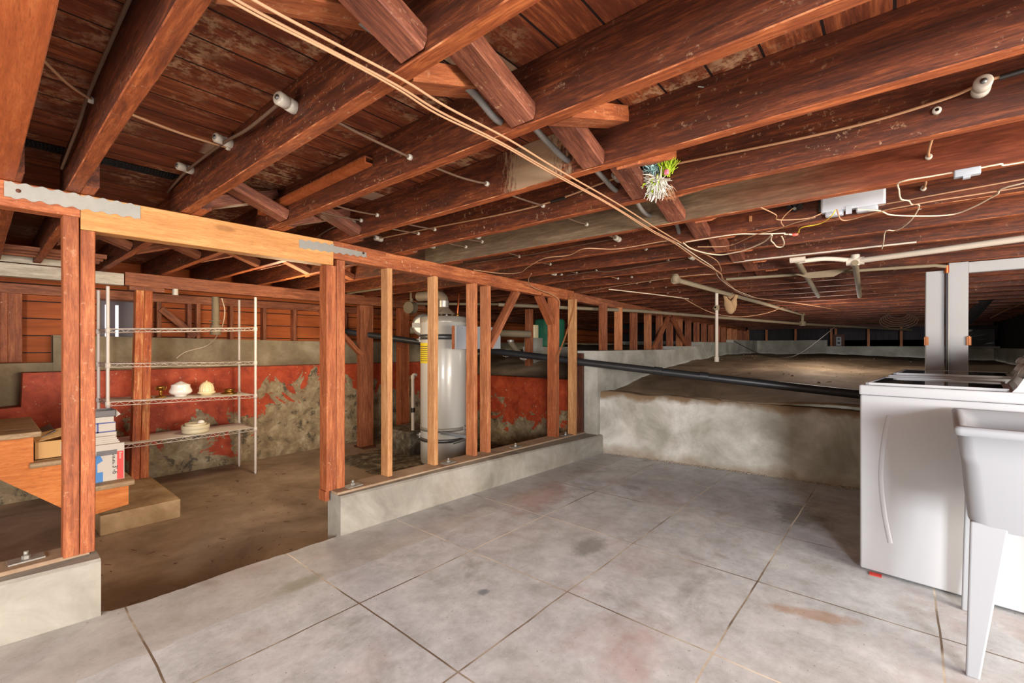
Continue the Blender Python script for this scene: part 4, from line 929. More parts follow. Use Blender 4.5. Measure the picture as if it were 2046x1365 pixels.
rg = empty('cloth_gloves', (5.3,1.37,1.72)); tag(rg, 'pair of tan cloth work gloves tied to the hanging pipe', 'gloves')
for k, (dy, dx) in enumerate(((0.05,0),(-0.05,0.03))):
    m = MB(); m.lathe([(0.018,0.02),(0.022,-0.03),(0.045,-0.08),(0.05,-0.14),(0.03,-0.19),(0.0,-0.20)], 10, Matrix.Translation((dx,dy,0)) @ Matrix.Scale(0.5,4,(1,0,0)) @ Matrix.Rotation(0.35*(1 if k else -1),4,'X')); m.build('glove', M_rag, rg)
m = MB(); m.tube([(0,-0.02,0.02),(0,0.02,0.025),(0.02,0.0,-0.01),(0,-0.02,0.02)], 0.026, 8); m.build('knot', M_rag, rg)
# pipes at the right, under the joists by the grey posts
w3 = pipe('supply_pipe', [(3.95,0.21,1.775),(3.84,-0.15,1.775),(3.60,-0.9,1.78),(3.4,-1.5,1.78)], 0.019, M_wpipe, 'painted white pipe under the joists at the right')
m = MB(); m.tube([(3.95,0.26,1.777),(3.95,0.16,1.775)], 0.028, 12); m.tube([(3.95,0.21,1.745),(3.95,0.21,1.82)], 0.026, 12); m.build('tee', M_wpipe, w3)
pipe('supply_pipe', [(3.92,0.21,1.76),(5.94,0.28,1.70)], 0.020, M_iron, 'greenish grey pipe leading inward from the white tee')
pipe('supply_pipe', [(3.75,0.53,1.79),(5.88,0.63,1.72)], 0.020, M_iron, 'second greenish grey pipe leading inward, left of the tee')
pipe('supply_pipe', [(3.78,0.53,1.785),(3.86,0.38,1.80),(3.95,0.24,1.785)], 0.016, M_wpipe, 'short bent white pipe joining the tee', sm=4)
m = MB(); m.tube([(3.75,0.57,1.80),(3.75,0.48,1.80)], 0.026, 12); tag(m.build('pipe_fitting', M_wpipe), 'white fitting on the second grey pipe', 'pipe fitting')
pipe('supply_pipe', [(4.33,1.15,1.78),(4.46,-0.22,1.765),(4.49,-0.28,1.755)], 0.012, M_iron, 'slim grey pipe behind the white one running to the posts')
pipe('edge_strip', [(3.66,0.92,jz(3.66)+0.004),(3.66,-0.1,jz(3.66)+0.004)], 0.006, M_wpipe, 'white painted line along a joist edge near the tee', cat='strip')
m = MB(); a = Vector((4.27,0.62,1.765)); m.add([a, a+Vector((0.02,-0.36,0.012)), a+Vector((0.01,-0.26,-0.045)), a+Vector((0.0,-0.1,-0.045))], [(0,1,2,3)]); o = m.build('cloth_scrap', M_iron); tag(o, 'dusty cloth scrap tucked over the slim pipe', 'cloth'); o.modifiers.new('s','SOLIDIFY').thickness = 0.003
pipe('vent_pipe', [at_d(1998,562,5.0), at_d(1975,592,5.4), at_d(1935,640,6.2)], 0.06, M_blackp, 'thick black drain pipe in the dark right of the grey posts', sm=5)
# store room overhead pipes
for k, (a, b, r, lab) in enumerate((((680,564),(768,546),0.018,'uppermost grey pipe between the joists behind the opening'),((684,578),(770,568),0.02,'second grey pipe behind the opening studs'),((684,588),(765,576),0.014,'third thin grey pipe behind the opening studs'),((795,570),(985,598),0.02,'long grey pipe passing above the water heater'),((820,607),(1000,608),0.018,'lower grey pipe behind the heater flue'),((1010,600),(1200,560),0.022,'grey pipe rising to the joists behind the plate'),((820,660),(1060,668),0.05,'fat grey duct low in the dark behind the heater'))):
    pipe('overhead_pipe', [at_d(*a, 5.9 if k < 3 else 6.2), at_d(*b, 5.2 if k < 3 else 6.4)], r, M_iron, lab)
m = MB(); q = at_d(822, 615, 6.0); m.tube([q+Vector((-0.05,0,0)), q+Vector((0.05,0.03,0))], 0.08, 16); m.tube([q, q+Vector((0,0,0.28))], 0.022, 10); tag(m.build('pipe_cleanout', M_iron), 'grey round cleanout fitting with a thin riser left of the heater', 'pipe fitting')
m = MB(); q = at_y(434, 600, 5.45); m.tube([(q.x,5.5,1.70),(q.x,5.5,1.40)], 0.035, 14); m.tube([(q.x,5.5,1.40),(q.x,5.5,1.30)], 0.05, 14); m.tube([(q.x,5.5,1.44),(q.x,5.5,1.45)], 0.06, 14); tag(m.build('hanging_pipe', M_iron), 'grey pipe end hanging behind the wire shelf', 'pipe')
m = MB(); q = at_y(345, 590, 5.42); m.tube([(q.x,5.33,1.735),(q.x,5.33,1.675)], 0.024, 14); tag(m.build('porcelain_socket', M_porc), 'white porcelain socket hanging under the store room beam', 'socket')
m = MB(); P = smooth_path([at_y(443,596,5.40), at_y(449,620,5.40), at_y(446,645,5.45), at_y(438,665,5.6), at_y(415,690,5.9), at_y(372,703,5.92), at_y(352,716,5.93)], 6); m.tube(P, 0.005, 6); tag(m.build('loose_cable', M_wirew), 'loose cream cable drooping behind the shelf onto the wall', 'cable')
# teal tank and small items on the dirt bank
q = at_d(1098, 668, 7.2); m = MB(); m.lathe([(0,-0.20),(0.235,-0.20),(0.24,-0.18),(0.24,0.20),(0.22,0.235),(0,0.25)], 32, Matrix.Translation(q)); tag(m.build('teal_tank', M_teal), 'teal green tank in the dark behind the thick stud', 'tank')
m = MB(); q2 = Vector((q.x, q.y, 0)); m.box((q.x-0.3,q.y-0.3,dz(q.x,q.y)-0.05),(q.x+0.3,q.y+0.3,q.z-0.20)); tag(m.build('plinth', M_stem), 'dark concrete plinth under the teal tank', 'plinth')
q = at_d(1068, 664, 7.0); m = MB(); m.rbox((q.x-0.07,q.y-0.05,q.z-0.09),(q.x+0.04,q.y+0.04,q.z+0.11),0.01); tag(m.build('cream_jug', M_cream), 'small cream canister beside the teal tank', 'canister')
m = MB(); m.box((q.x-0.12,q.y-0.1,dz(q.x,q.y)-0.05),(q.x+0.1,q.y+0.1,q.z-0.091)); tag(m.build('plinth', M_stem), 'dark concrete plinth under the cream canister', 'plinth')
for px, d, lab in ((1057,6.8,'brown post in the dark left of the teal tank'),):
    q = at_d(px, 690, d); tag(beam('store_post', (q.x,q.y,dz(q.x,q.y)-0.03), (q.x,q.y,1.73), 0.09, 0.09, M_brown, side=(1,0,0), seed=99), lab, 'post')
# girder lines in the deep crawl space
tag(beam('girder', (4.7, 5.36, 1.70), (12.0, 5.36, 1.53), 0.09, 0.10, M_dark, seed=101), 'dark girder over the dirt bank beyond the heater', 'beam')
o = beam('girder', (12.02, 2.7, 1.60), (12.02, -1.38, 1.60), 0.08, 0.09, M_dark, side=(1,0,0), seed=102); tag(o, 'dark header above the far wall studs', 'beam')
for k, y in enumerate((2.72,2.32,1.73,1.06,0.98,0.42,-0.10,-0.75)):
    zb = 1.301 if y > 1.13 else 1.169
    tag(beam('far_stud', (12.10,y,zb), (12.10,y,1.565), 0.07, 0.045, M_stud2, side=(1,0,0), seed=103+k), f'small stud on the far concrete wall, {ORD[k]} from the left', 'stud', 'studs of the far wall')
q = at_x(1675.5, 685, 11.93); ou = empty('wall_outlet', (11.985,q.y,1.20)); tag(ou, 'white electrical outlet on a dark board at the far wall', 'outlet')
m = MB(); m.box((-0.002,-0.10,-0.03),(0.02,0.10,0.22)); m.build('backboard', M_dark, ou)
m = MB(); m.box((-0.012,-0.045,-0.02),(-0.0025,0.045,0.17)); po = m.build('cover_plate', M_whiteplas, ou)
m = MB(); m.box((-0.014,-0.022,0.11),(-0.0125,0.022,0.14)); m.box((-0.014,-0.022,0.02),(-0.0125,0.022,0.06)); m.build('socket', M_ink, po)

# ------------------------------------------------------------------ grey posts at right
gp = []
post('grey_post', 4.53, 4.62, 0.55, jz(4.6)-0.055, M_greyp, 'left grey painted square post behind the washer', y0=-0.276, y1=-0.175)
post('grey_post', 4.53, 4.62, 0.55, jz(4.6)-0.004, M_greyp, 'right grey painted square post behind the washer', y0=-0.399, y1=-0.297)
vp = pipe('black_riser', [(4.515,-0.286,0.60),(4.515,-0.286,1.72)], 0.0085, M_blackp, 'thin black pipe running up between the two grey posts')
m = MB(); m.tube([(4.515,-0.286,1.71),(4.515,-0.286,1.765)], 0.013, 10); m.build('copper_coupling', M_copper, vp)
pipe('steel_conduit', [(4.505,-0.295,0.60),(4.505,-0.295,1.71)], 0.004, M_galv, 'thin bright conduit beside the black riser')
tag(beam('grey_beam', (4.575,-0.402,1.745), (4.575,-2.4,1.745), 0.05, 0.075, M_greyp, seed=111), 'pale grey painted beam running right from the grey posts', 'beam')
for yy, lab in ((-0.178,'rusty hinge leaf on the left edge of the left grey post'),(-0.399,'rusty hinge leaf on the right edge of the right grey post')):
    m = MB(); m.box((4.518,yy-0.012,1.19),(4.529,yy+0.012,1.25)); m.tube([(4.522,yy,1.19),(4.522,yy,1.255)], 0.006, 8); tag(m.build('rusty_hinge', M_rust), lab, 'hinge')
# plastic sheet and wires on the right wall corner
m = MB(); m.grid([0.05*i for i in range(12)], [0.05*i for i in range(13)], lambda a, b: (11.8+0.05*noise.noise(Vector((a*6,b*6,0))), -0.82-a, 1.12+b*0.6)); tag(m.build('plastic_sheet', M_sheet), 'crumpled clear plastic sheet shining in the dark right corner', 'plastic sheet')
for k, (a, b, lab) in enumerate((((1932,673),(1979,650),'upper white wire glinting in the dark right corner'),((1932,678),(1979,654),'lower white wire glinting in the dark right corner'),((1935,700),(1953,688),'short white wire by the right grey post'))):
    pipe('thin_wire', [at_d(*a,8.5), at_d((a[0]+b[0])/2,(a[1]+b[1])/2-1.5,8.6), at_d(*b,8.8)], 0.012, M_wirew, lab, cat='wire', seg=6, sm=4)
pipe('thin_wire', [at_d(1979,636,7.0), at_d(2010,620,6.2), at_d(2060,600,5.4)], 0.010, M_wire, 'tan wire sloping across the dark slatted wall', cat='wire', seg=6, sm=4)

# ================================================================== WIRING
tubes = [('mid', 1.42, [(2,1.911),(3,1.926),(4,1.928),(5,1.920),(6,1.905),(7,1.909),(8,1.886),(9,1.878)]),
         ('pair', 2.295, [(3,1.946),(4,1.946),(5,1.944),(6,1.902),(7,1.897),(8,1.872)]),
         ('pairb', 2.465, [(3,1.945),(4,1.947),(5,1.931),(8,1.875)]),
         ('right', -0.10, [(4,1.922),(5,1.919),(6,1.909),(7,1.921)]),
         ('deep', 2.085, [(8,1.873),(9,1.849),(10,1.847),(11,1.842),(12,1.822),(13,1.809),(14,1.796)]),
         ('deepb', 1.94, [(9,1.848),(10,1.850),(11,1.837),(12,1.822)]),
         ('left', 2.016, [(0,1.996)]), ('hi', 2.06, [(1,1.99)])]
NM = {'mid':'middle wire run','pair':'left-hand wire run','pairb':'second left-hand wire run','right':'right-hand wire run by the laundry','deep':'deep wire run','deepb':'second deep wire run','left':'run at far left','hi':'upper left run'}
tm = MB(); tm.lathe([(0.005,-0.014),(0.010,-0.014),(0.0115,-0.010),(0.0115,-0.002),(0.0085,0.002),(0.0085,0.055),(0.005,0.055)], 14, Matrix.Rotation(pi/2,4,'Y'))
tmesh = tm.mesh('porcelain_tube', M_porc)
ORD2 = lambda i: ORD[i+1]
for key, Y, lst in tubes:
    for i, z in lst:
        o = bpy.data.objects.new('porcelain_tube', tmesh); COL.objects.link(o); o.location = (JX[i], Y, z)
        tag(o, f'small white porcelain tube in the {ORD2(i)} joist, {NM[key]}', 'insulator', 'porcelain tubes through the joists')
def runwire(key, Y, zs, lab, x0=None, mat=M_clothwire, r=0.0048):
    pts = []; prev = None
    for i, z in zs:
        x = JX[i]
        if prev is not None:
            px_, pz = prev
            for t0 in (0.3, 0.6, 0.85): pts.append((px_+(x-px_)*t0, Y+0.004*sin(7*x+t0*5), pz+(z-pz)*t0 - 0.010*sin(pi*t0)))
        pts.append((x, Y, z)); prev = (x, z)
    o = MB(); o.tube(smooth_path(pts, 3), r, 6); tag(o.build('knob_and_tube_wire', mat), lab, 'wire')
runwire('mid', 1.42, [(1,1.955),(2,1.911),(3,1.926),(4,1.928),(5,1.920),(6,1.905),(7,1.909),(8,1.886),(9,1.878)], 'old cloth covered wire of the middle run through the joists')
runwire('pair', 2.295, [(2,1.95),(3,1.946),(4,1.946),(5,1.944),(6,1.902),(7,1.897),(8,1.872)], 'old cloth wire of the left-hand run through the joists')
runwire('pairb', 2.465, [(2,1.95),(3,1.945),(4,1.947),(5,1.931)], 'old cloth wire of the second left-hand run')
runwire('right', -0.10, [(4,1.922),(5,1.919),(6,1.909),(7,1.921)], 'tan cloth wire of the run beside the laundry', mat=M_wire)
runwire('deep', 2.085, [(8,1.873),(9,1.849),(10,1.847),(11,1.842),(12,1.822),(13,1.809),(14,1.796)], 'old cloth wire of the deep run', mat=M_wire)
runwire('hi', 2.06, [(0,2.02),(1,1.99)], 'brown wire crossing from the first joist to the knob', mat=M_wire)
pipe('knob_and_tube_wire', [(0.10,1.86,2.03),(0.18,1.95,2.0),(0.25,2.016,1.996)], 0.005, M_wire, 'short brown wire entering the far left tube', cat='wire', seg=6, sm=4)
# loom covered cable
lp = []
for a, b, za, zb_ in ((0.35,0.665,2.02,1.965),(0.72,1.08,1.97,1.905),(1.13,1.51,1.96,1.918),(1.56,1.94,1.95,1.918),(1.99,2.385,1.93,1.904)):
    pass
m = MB(); pts = []
for x, z, y in ((0.3,2.0,1.02),(0.5,2.0,1.0),(0.665,1.972,0.99),(0.80,1.985,0.98),(0.95,1.945,0.96),(1.08,1.901,0.96),(1.2,1.97,0.97),(1.35,1.945,0.98),(1.51,1.918,0.985),(1.65,1.96,0.99),(1.8,1.935,0.99),(1.94,1.917,1.0),(2.1,1.945,1.0),(2.25,1.91,1.02),(2.385,1.900,1.025),(2.55,1.93,1.0),(2.70,1.92,1.0),(2.812,1.886,1.02)): pts.append((x,y,z))
m.tube(smooth_path(pts, 5), 0.0115, 10); tag(m.build('loom_cable', M_loom), 'thick grey cloth loom cable wandering through the joists', 'cable')
# knobs
def knob(x, y, z, lab, tilt=0.0, big=1.0):
    r = empty('porcelain_insulator', (x, y, z)); r.rotation_euler = (0, -pi/2, tilt); tag(r, lab, 'insulator', 'porcelain knobs on the joists')
    m = MB(); b = big; m.lathe([(0,0),(0.017*b,0.0),(0.019*b,0.004),(0.0185*b,0.030),(0.0165*b,0.0315),(0.0165*b,0.0345),(0.018*b,0.036),(0.0185*b,0.066),(0.015*b,0.070),(0.006,0.070)], 20); m.build('body', M_porc, r)
    m = MB(); m.lathe([(0,0.067),(0.008,0.0685),(0.008,0.073),(0,0.075)], 10); m.build('nail_head', M_strapd, r)
for x, y, z, lab, tl in ((0.665,1.478,1.955,'large white porcelain knob on the second joist, nearest',0.35),(0.665,2.04,2.0,'white porcelain knob on the second joist with a wire behind it',0.3),(0.665,2.55,2.02,'white porcelain knob on the second joist near the header',0.3),
    (1.51,2.552,1.951,'white knob above the yellow header strap',0.2),(1.94,2.90,1.972,'white knob at the end of the fifth joist run',0.2),(2.385,2.328,1.985,'white knob half behind the orange joist edge',0.1),(2.385,2.834,1.985,'white knob on the grey joist end',0.1),
    (1.94,0.984,1.967,'white knob on the long joist wire beside the loom cable',0.2),(2.812,1.426,1.905,'white knob beyond the grey joist with a short tube',0.1),(3.666,1.219,1.88,'round white knob beside the drooping cable loop',0.0),(1.94,-0.195,1.950,'large white porcelain knob at upper right with black taped wire',0.0),(3.666,2.539,1.887,'white knob pair member above the stud wall',0.1)):
    knob(x, y, z, lab, tl, 1.15 if 'large' in lab else 1.0)
# wire along the fourth/fifth joist
m = MB(); m.tube(smooth_path([(1.905,-0.90,2.0),(1.90,-0.283,1.965),(1.895,-0.20,1.956),(1.915,-0.12,1.945),(1.928,0.081,1.936),(1.93,0.348,1.944),(1.93,0.728,1.966),(1.905,0.961,1.962),(1.925,1.366,1.934),(1.93,1.726,1.936),(1.93,2.295,1.959),(1.905,2.89,1.972)], 6), 0.0048, 6); jw = m.build('long_joist_wire', M_wire); tag(jw, 'long tan wire strung along the face of the fifth joist', 'wire')
m = MB(); m.tube(smooth_path([(1.905,-0.90,2.0),(1.90,-0.5,1.975),(1.90,-0.23,1.96)], 6), 0.0085, 8); m.build('black_tape', M_black, jw)
m = MB(); m.tube([(1.92,1.27,1.934),(1.922,1.36,1.934)], 0.0085, 8); m.build('tape_splice', M_black, jw)
pipe('joist_wire', [(0.655,2.95,2.0),(0.64,2.55,2.01),(0.63,2.05,1.99),(0.62,1.75,1.955),(0.615,1.49,1.95)], 0.006, M_clothwire, 'dark wire strung between the knobs on the second joist', cat='wire', seg=6, sm=6)
pipe('joist_wire', [(0.235,2.7,1.94),(0.232,2.2,1.96),(0.235,2.0,2.0),(0.238,1.5,2.02),(0.24,0.9,2.03)], 0.0055, M_clothwire, 'dark thick wire along the face of the first joist', cat='wire', seg=6, sm=6)
pipe('joist_wire', [(1.50,3.0,1.93),(1.49,2.85,1.945),(1.475,2.60,1.955)], 0.005, M_clothwire, 'dark wire from the header knob to the left', cat='wire', seg=6, sm=4)
pipe('joist_wire', [(2.80,2.9,1.91),(2.80,2.2,1.90),(2.79,1.9,1.905),(2.785,1.43,1.91)], 0.004, M_clothwire, 'thin dark wire along the joist beyond the grey one', cat='wire', seg=6, sm=6)
pipe('joist_wire', [(3.655,2.4,1.86),(3.65,2.1,1.865),(3.655,1.9,1.85),(3.64,1.25,1.88)], 0.005, M_clothwire, 'dark wire running to the round knob', cat='wire', seg=6, sm=6)
# cable bundle stapled across the joist bottoms
A = [(0.12,0.93,1.854),(0.332,0.956,1.854),(0.513,0.958,1.854),(0.69,0.96,1.854),(0.845,0.976,1.854),(1.096,0.973,1.854),(1.407,0.988,1.854),(1.897,0.998,1.845),(2.417,1.021,1.832),(2.779,1.024,1.824),(3.382,1.075,1.809),(3.980,1.101,1.795),(4.453,1.184,1.784),(5.688,1.262,1.754),(6.842,0.90,1.727),(8.0,0.6,1.70)]
def sagw(P, dx=0.0, dz=-0.001):
    out = []
    for i, p in enumerate(P):
        out.append((p[0], p[1]+dx, p[2]+dz-0.004))
    return out
def cable(P, r, mat, lab, k=6, nm='cable'):
    m = MB(); m.tube(smooth_path(P, k), r*0.82, 7); return tag(m.build(nm, mat), lab, 'cable')
cable(sagw(A, 0.004), 0.0042, M_wire, 'lowest tan cable of the bundle crossing under the joists')
cable(sagw([(p[0], p[1]+0.006+0.004*sin(9*p[0]), p[2]-0.004) for p in A], 0.004), 0.0036, M_wire, 'second tan cable twisted with the lowest of the bundle')
cable([(p[0], p[1]-0.026+0.004*sin(5*p[0]), p[2]-0.005) for p in A[:10]] + [(2.923,1.003,1.816),(3.366,0.981,1.806),(3.671,1.022,1.798),(3.994,1.12,1.791),(3.982,1.304,1.791),(4.011,1.577,1.790),(4.179,2.187,1.786),(4.4,2.7,1.78)], 0.0042, M_wire, 'upper tan cable of the bundle, turning left deep in the crawl space')
cable([(2.779,1.018,1.818),(3.2,1.045,1.806),(3.743,1.085,1.796),(4.153,1.17,1.786),(4.6,1.22,1.77),(5.142,1.254,1.758),(5.741,1.24,1.745)], 0.004, M_wirew, 'bright cream cable following the bundle into the crawl space')
cable([(2.787,0.972,1.818),(2.772,0.705,1.818),(2.83,0.6,1.816),(2.879,0.527,1.815),(2.911,0.466,1.815)], 0.0042, M_wirew, 'cream cable branching right along the joist to the splice')
cable([(2.790,0.985,1.815),(2.95,1.0,1.812),(3.139,0.972,1.808),(3.26,0.908,1.804),(3.24,0.82,1.803),(3.192,0.731,1.804),(3.05,0.6,1.81),(2.89,0.529,1.814)], 0.0052, M_wirew, 'thick cream cable drooping in a wide curve to the splice')
cable([(2.905,0.529,1.813),(3.00,0.553,1.805),(3.07,0.551,1.798),(3.16,0.55,1.792),(3.18,0.525,1.793),(3.10,0.503,1.802),(2.97,0.493,1.812)], 0.005, M_wirew, 'small hanging cream cable loop at the splice', 7)
cable([(2.94,0.95,1.811),(3.02,0.8,1.808),(2.92,0.68,1.81),(2.83,0.6,1.812),(2.80,0.5,1.815),(2.72,0.40,1.818),(2.67,0.30,1.82)], 0.003, M_wire, 'thin tan cable weaving past the splice to the grey box')
wn = empty('wire_splice', (2.967,0.426,1.812)); tag(wn, 'red wire nut joining the cream and yellow wires', 'wire nut')
m = MB(); m.lathe([(0.008,-0.014),(0.010,-0.012),(0.007,0.012),(0,0.015)], 10, Matrix.Rotation(pi/2,4,'X')); m.build('nut', M_rednut, wn)
m = MB(); m.tube([(0,0.012,0),(-0.02,0.03,0.002)], 0.005, 6); m.tube([(0.004,0.012,0.004),(-0.03,0.05,0.003)], 0.004, 6); m.build('bare_ends', M_wirew, wn)
cable([(2.965,0.42,1.814),(2.937,0.405,1.815),(2.90,0.40,1.816),(2.833,0.373,1.817),(2.812,0.294,1.818),(2.72,0.24,1.825),(2.70,0.22,1.85)], 0.0032, M_yel, 'thin yellow wire from the red nut to the grey box')
cable([(2.50,-0.9,1.82),(2.633,-0.384,1.822),(2.753,-0.323,1.819),(2.88,-0.27,1.81),(2.963,-0.19,1.805),(2.838,0.0,1.812),(2.73,0.053,1.819),(2.68,0.135,1.83)], 0.0042, M_wirew, 'cream cable sagging from upper right to the grey box')
cable([(2.52,-0.88,1.826),(2.618,-0.168,1.827),(2.639,-0.044,1.827),(2.66,0.06,1.83)], 0.0035, M_wire, 'straight upper tan cable to the right of the grey box')
cable([(2.60,-0.9,1.822),(2.693,-0.393,1.822),(2.699,-0.132,1.820),(2.707,-0.045,1.818),(2.734,0.048,1.818),(2.815,0.165,1.817),(2.792,0.206,1.820),(2.70,0.215,1.85)], 0.0038, M_wire, 'lower tan cable curling under the grey box')
cable([(2.30,-0.8,1.83),(2.357,-0.344,1.829),(2.332,-0.285,1.829),(2.335,-0.235,1.829)], 0.0038, M_wirew, 'white cable from the right edge to the small white connector')
cable([(2.332,-0.165,1.829),(2.331,-0.102,1.829),(2.333,-0.015,1.829),(2.419,-0.013,1.822),(2.541,-0.02,1.812),(2.617,-0.047,1.818),(2.699,-0.057,1.82),(2.746,-0.085,1.82),(2.986,-0.063,1.812),(3.194,-0.011,1.808),(3.171,0.037,1.808),(3.45,0.05,1.80),(3.69,0.062,1.798)], 0.0038, M_wirew, 'kinked white phone cable zigzagging below the joists', 3)
m = MB(); m.rbox((2.315,-0.236,1.806),(2.345,-0.166,1.832),0.005); m.box((2.32,-0.21,1.798),(2.34,-0.19,1.807)); tag(m.build('cable_connector', M_whiteplas), 'small white plastic cable connector under a joist at upper right', 'connector')
cable([(2.779,1.024,1.82),(2.696,1.054,1.822),(2.699,1.376,1.818),(2.56,1.541,1.82),(2.66,1.729,1.816),(2.638,1.923,1.815),(2.8,2.2,1.805),(2.945,2.401,1.80),(2.92,2.597,1.81),(2.726,2.73,1.83)], 0.0042, M_wire, 'tan cable curving left from the bundle to the top plate')
cable([(3.1,2.40,1.81),(3.25,2.55,1.79),(3.45,2.68,1.765),(3.65,2.71,1.74),(3.85,2.70,1.71),(3.95,2.69,1.66),(3.97,2.70,1.60)], 0.0055, M_wire, 'thick tan cable draping over the plate to the reddish stud')
cable([(2.352,0.475,1.83),(2.5,0.44,1.822),(2.608,0.448,1.822),(2.673,0.335,1.822),(2.69,0.276,1.84)], 0.0034, M_wire, 'tan wire hanging from the grey joist to the grey box')
cable([(5.4,1.9,1.74),(5.9,1.75,1.60),(6.4,1.55,1.56),(6.9,1.35,1.62),(7.3,1.2,1.72)], 0.007, M_wire, 'sagging tan cable across the deep crawl space')
cable([(4.3,2.3,1.78),(4.8,2.0,1.745),(5.4,1.85,1.735)], 0.007, M_wirew, 'pale cable lying under the deep joists left of the pipe')
cable([(7.6,1.9,1.25),(7.2,1.5,1.08),(6.9,1.2,1.03),(6.95,0.95,1.08),(7.2,0.6,1.42)], 0.006, M_black, 'thin black cable drooping down onto the dirt')
# coil of dark cable deep in the crawl space
m = MB(); c0 = at_d(1795, 628, 7.0)
for k in range(6):
    rr = 0.10+0.02*k; ox = 0.03*k
    m.tube([(c0.x+ox*0.5, c0.y+rr*cos(t0/16*2*pi)*1.15, c0.z+rr*0.62*sin(t0/16*2*pi)-0.02*k) for t0 in range(17)], 0.006, 5)
tag(m.build('cable_coil', M_clothwire), 'hanging coil of dark cable deep left of the grey posts', 'cable coil')
# grey network box on the sixth joist
nb = empty('utility_box', (2.812,0.16,1.86)); tag(nb, 'grey plastic utility box mounted on a joist above the washer', 'box')
m = MB(); m.rbox((-0.050,-0.128,0.0),(-0.002,0.128,0.125),0.012); m.build('cover', M_greybox, nb)
m = MB(); m.rbox((-0.046,-0.10,-0.022),(-0.006,-0.015,0.002),0.010); m.build('flange', M_greybox, nb)
m = MB(); m.rbox((-0.046,0.035,-0.022),(-0.006,0.11,0.002),0.010); m.build('flange', M_greybox, nb)
m = MB(); m.box((-0.054,0.0,-0.026),(-0.046,0.024,0.012)); m.build('latch', M_greybox, nb)
m = MB(); m.rbox((-0.030,0.120,0.01),(-0.002,0.140,0.12),0.006); m.build('side_seal', M_black, nb)
jb = empty('terminal_block', (2.805,0.402,1.925)); tag(jb, 'black porcelain terminal block left of the grey box', 'terminal block')
m = MB()
for dy, dzz in ((0.024,0.012),(-0.024,0.014),(0.024,-0.010),(0.0,-0.018),(-0.022,-0.010),(0,0.006)): m.tube([(0,dy,dzz),(-0.03,dy,dzz)], 0.0125, 10)
m.build('block', M_black, jb)
m = MB()
for dy, dzz in ((0.024,0.012),(-0.024,0.014),(0.0,-0.018)): m.tube([(-0.029,dy,dzz),(-0.034,dy,dzz)], 0.0075, 10)
m.build('terminal', M_galv, jb)
cable([(2.772,0.41,1.91),(2.76,0.44,1.88),(2.75,0.46,1.845),(2.77,0.45,1.822)], 0.003, M_wire, 'short wire tail below the black terminal block', 4)
for y, z, lab in ((0.62,1.900,'small wood chip nailed on the joist left of the terminal block'),):
    m = MB(); m.box((2.800,y-0.008,z-0.015),(2.811,y+0.004,z+0.015)); tag(m.build('wood_chip', M_stud), lab, 'wood chip')
# orange channel trim along the third joist
ch = empty('wood_channel', (1.04, 2.60, 1.925)); tag(ch, 'long orange wooden channel strip fixed to the third joist', 'channel')
a0 = at_x(737, 322, 1.06); a1 = at_x(522, 426, 1.06); Y0, Y1 = a0.y-2.60, a1.y-2.60; z0_, z1_ = a0.z-1.925, a1.z-1.925
def skew(x0, x1, h0, h1, nm, mat):
    m = MB(); vs = []
    for Y_, zz in ((Y0,z0_),(Y1,z1_)): vs += [(x0,Y_,zz+h0),(x1,Y_,zz+h0),(x1,Y_,zz+h1),(x0,Y_,zz+h1)]
    m.add(vs, [(0,1,2,3),(7,6,5,4),(0,4,5,1),(1,5,6,2),(2,6,7,3),(3,7,4,0)]); m.build(nm, mat, ch)
skew(0.0,0.038,-0.014,-0.006,'lower_lip',M_orange); skew(0.0,0.006,-0.006,0.012,'face_strip',M_orange); skew(0.0,0.038,0.012,0.018,'upper_lip',M_brown)
# yarn ornament
dl = empty('yarn_ornament', (1.925,0.785,1.925)); dl.scale = (1.2,1.2,1.2); tag(dl, 'fluffy white, blue and lime yarn ornament hung on a joist', 'ornament')
def tufts(cx, cy, cz, n, L, sp, mat, nm, dirv, seed, w=0.0022):
    R = random.Random(seed); m = MB()
    for k in range(n):
        d = Vector(dirv) + Vector((R.gauss(0,sp), R.gauss(0,sp), R.gauss(0,sp))); d.normalize(); l = L*R.uniform(0.5,1.1)
        p = Vector((cx+R.gauss(0,0.008), cy+R.gauss(0,0.008), cz+R.gauss(0,0.008))); e = p + d*l; mid = p.lerp(e,0.5)+Vector((R.gauss(0,0.003),R.gauss(0,0.003),R.gauss(0,0.003)))
        m.tube([p,mid,e], [w,w*0.8,w*0.3], 4)
    m.build(nm, mat, dl)
tufts(-0.010,0.022,0.030,260,0.034,0.9,M_skyblue,'blue_fringe',(-0.4,0.1,0.3),1,0.0032)
tufts(-0.012,0.034,-0.012,200,0.036,0.7,M_fluff,'white_fringe',(-0.4,0.5,-0.4),2,0.0032)
tufts(-0.012,0.0,-0.018,380,0.062,0.5,M_fluff,'white_fringe',(-0.3,-0.1,-1),3,0.0036)
tufts(-0.004,-0.028,0.012,160,0.046,0.28,M_lime,'lime_tuft',(-0.2,-0.35,1),4,0.0022)
tufts(-0.022,0.008,-0.030,150,0.026,0.6,M_lime,'lime_tuft',(-0.6,-0.3,-0.4),5,0.003)
tufts(-0.004,-0.03,-0.05,24,0.05,0.25,M_wire,'straw',(0,-0.25,-1),6,0.0012)
m = MB(); m.lathe([(0,-0.012),(0.011,-0.004),(0.009,0.006),(0,0.012)], 10, Matrix.Translation((-0.025,0.028,0.002))); m.build('orange_felt', M_orng, dl)
m = MB(); m.rbox((-0.03,-0.043,-0.006),(-0.015,-0.028,0.010),0.004); m.build('pink_clip', M_pink, dl)
m = MB(); m.tube([(0,0,0.05),(0.0,-0.01,0.03),(-0.01,0.01,0.0)], 0.0015, 5); m.build('string', M_wire, dl)
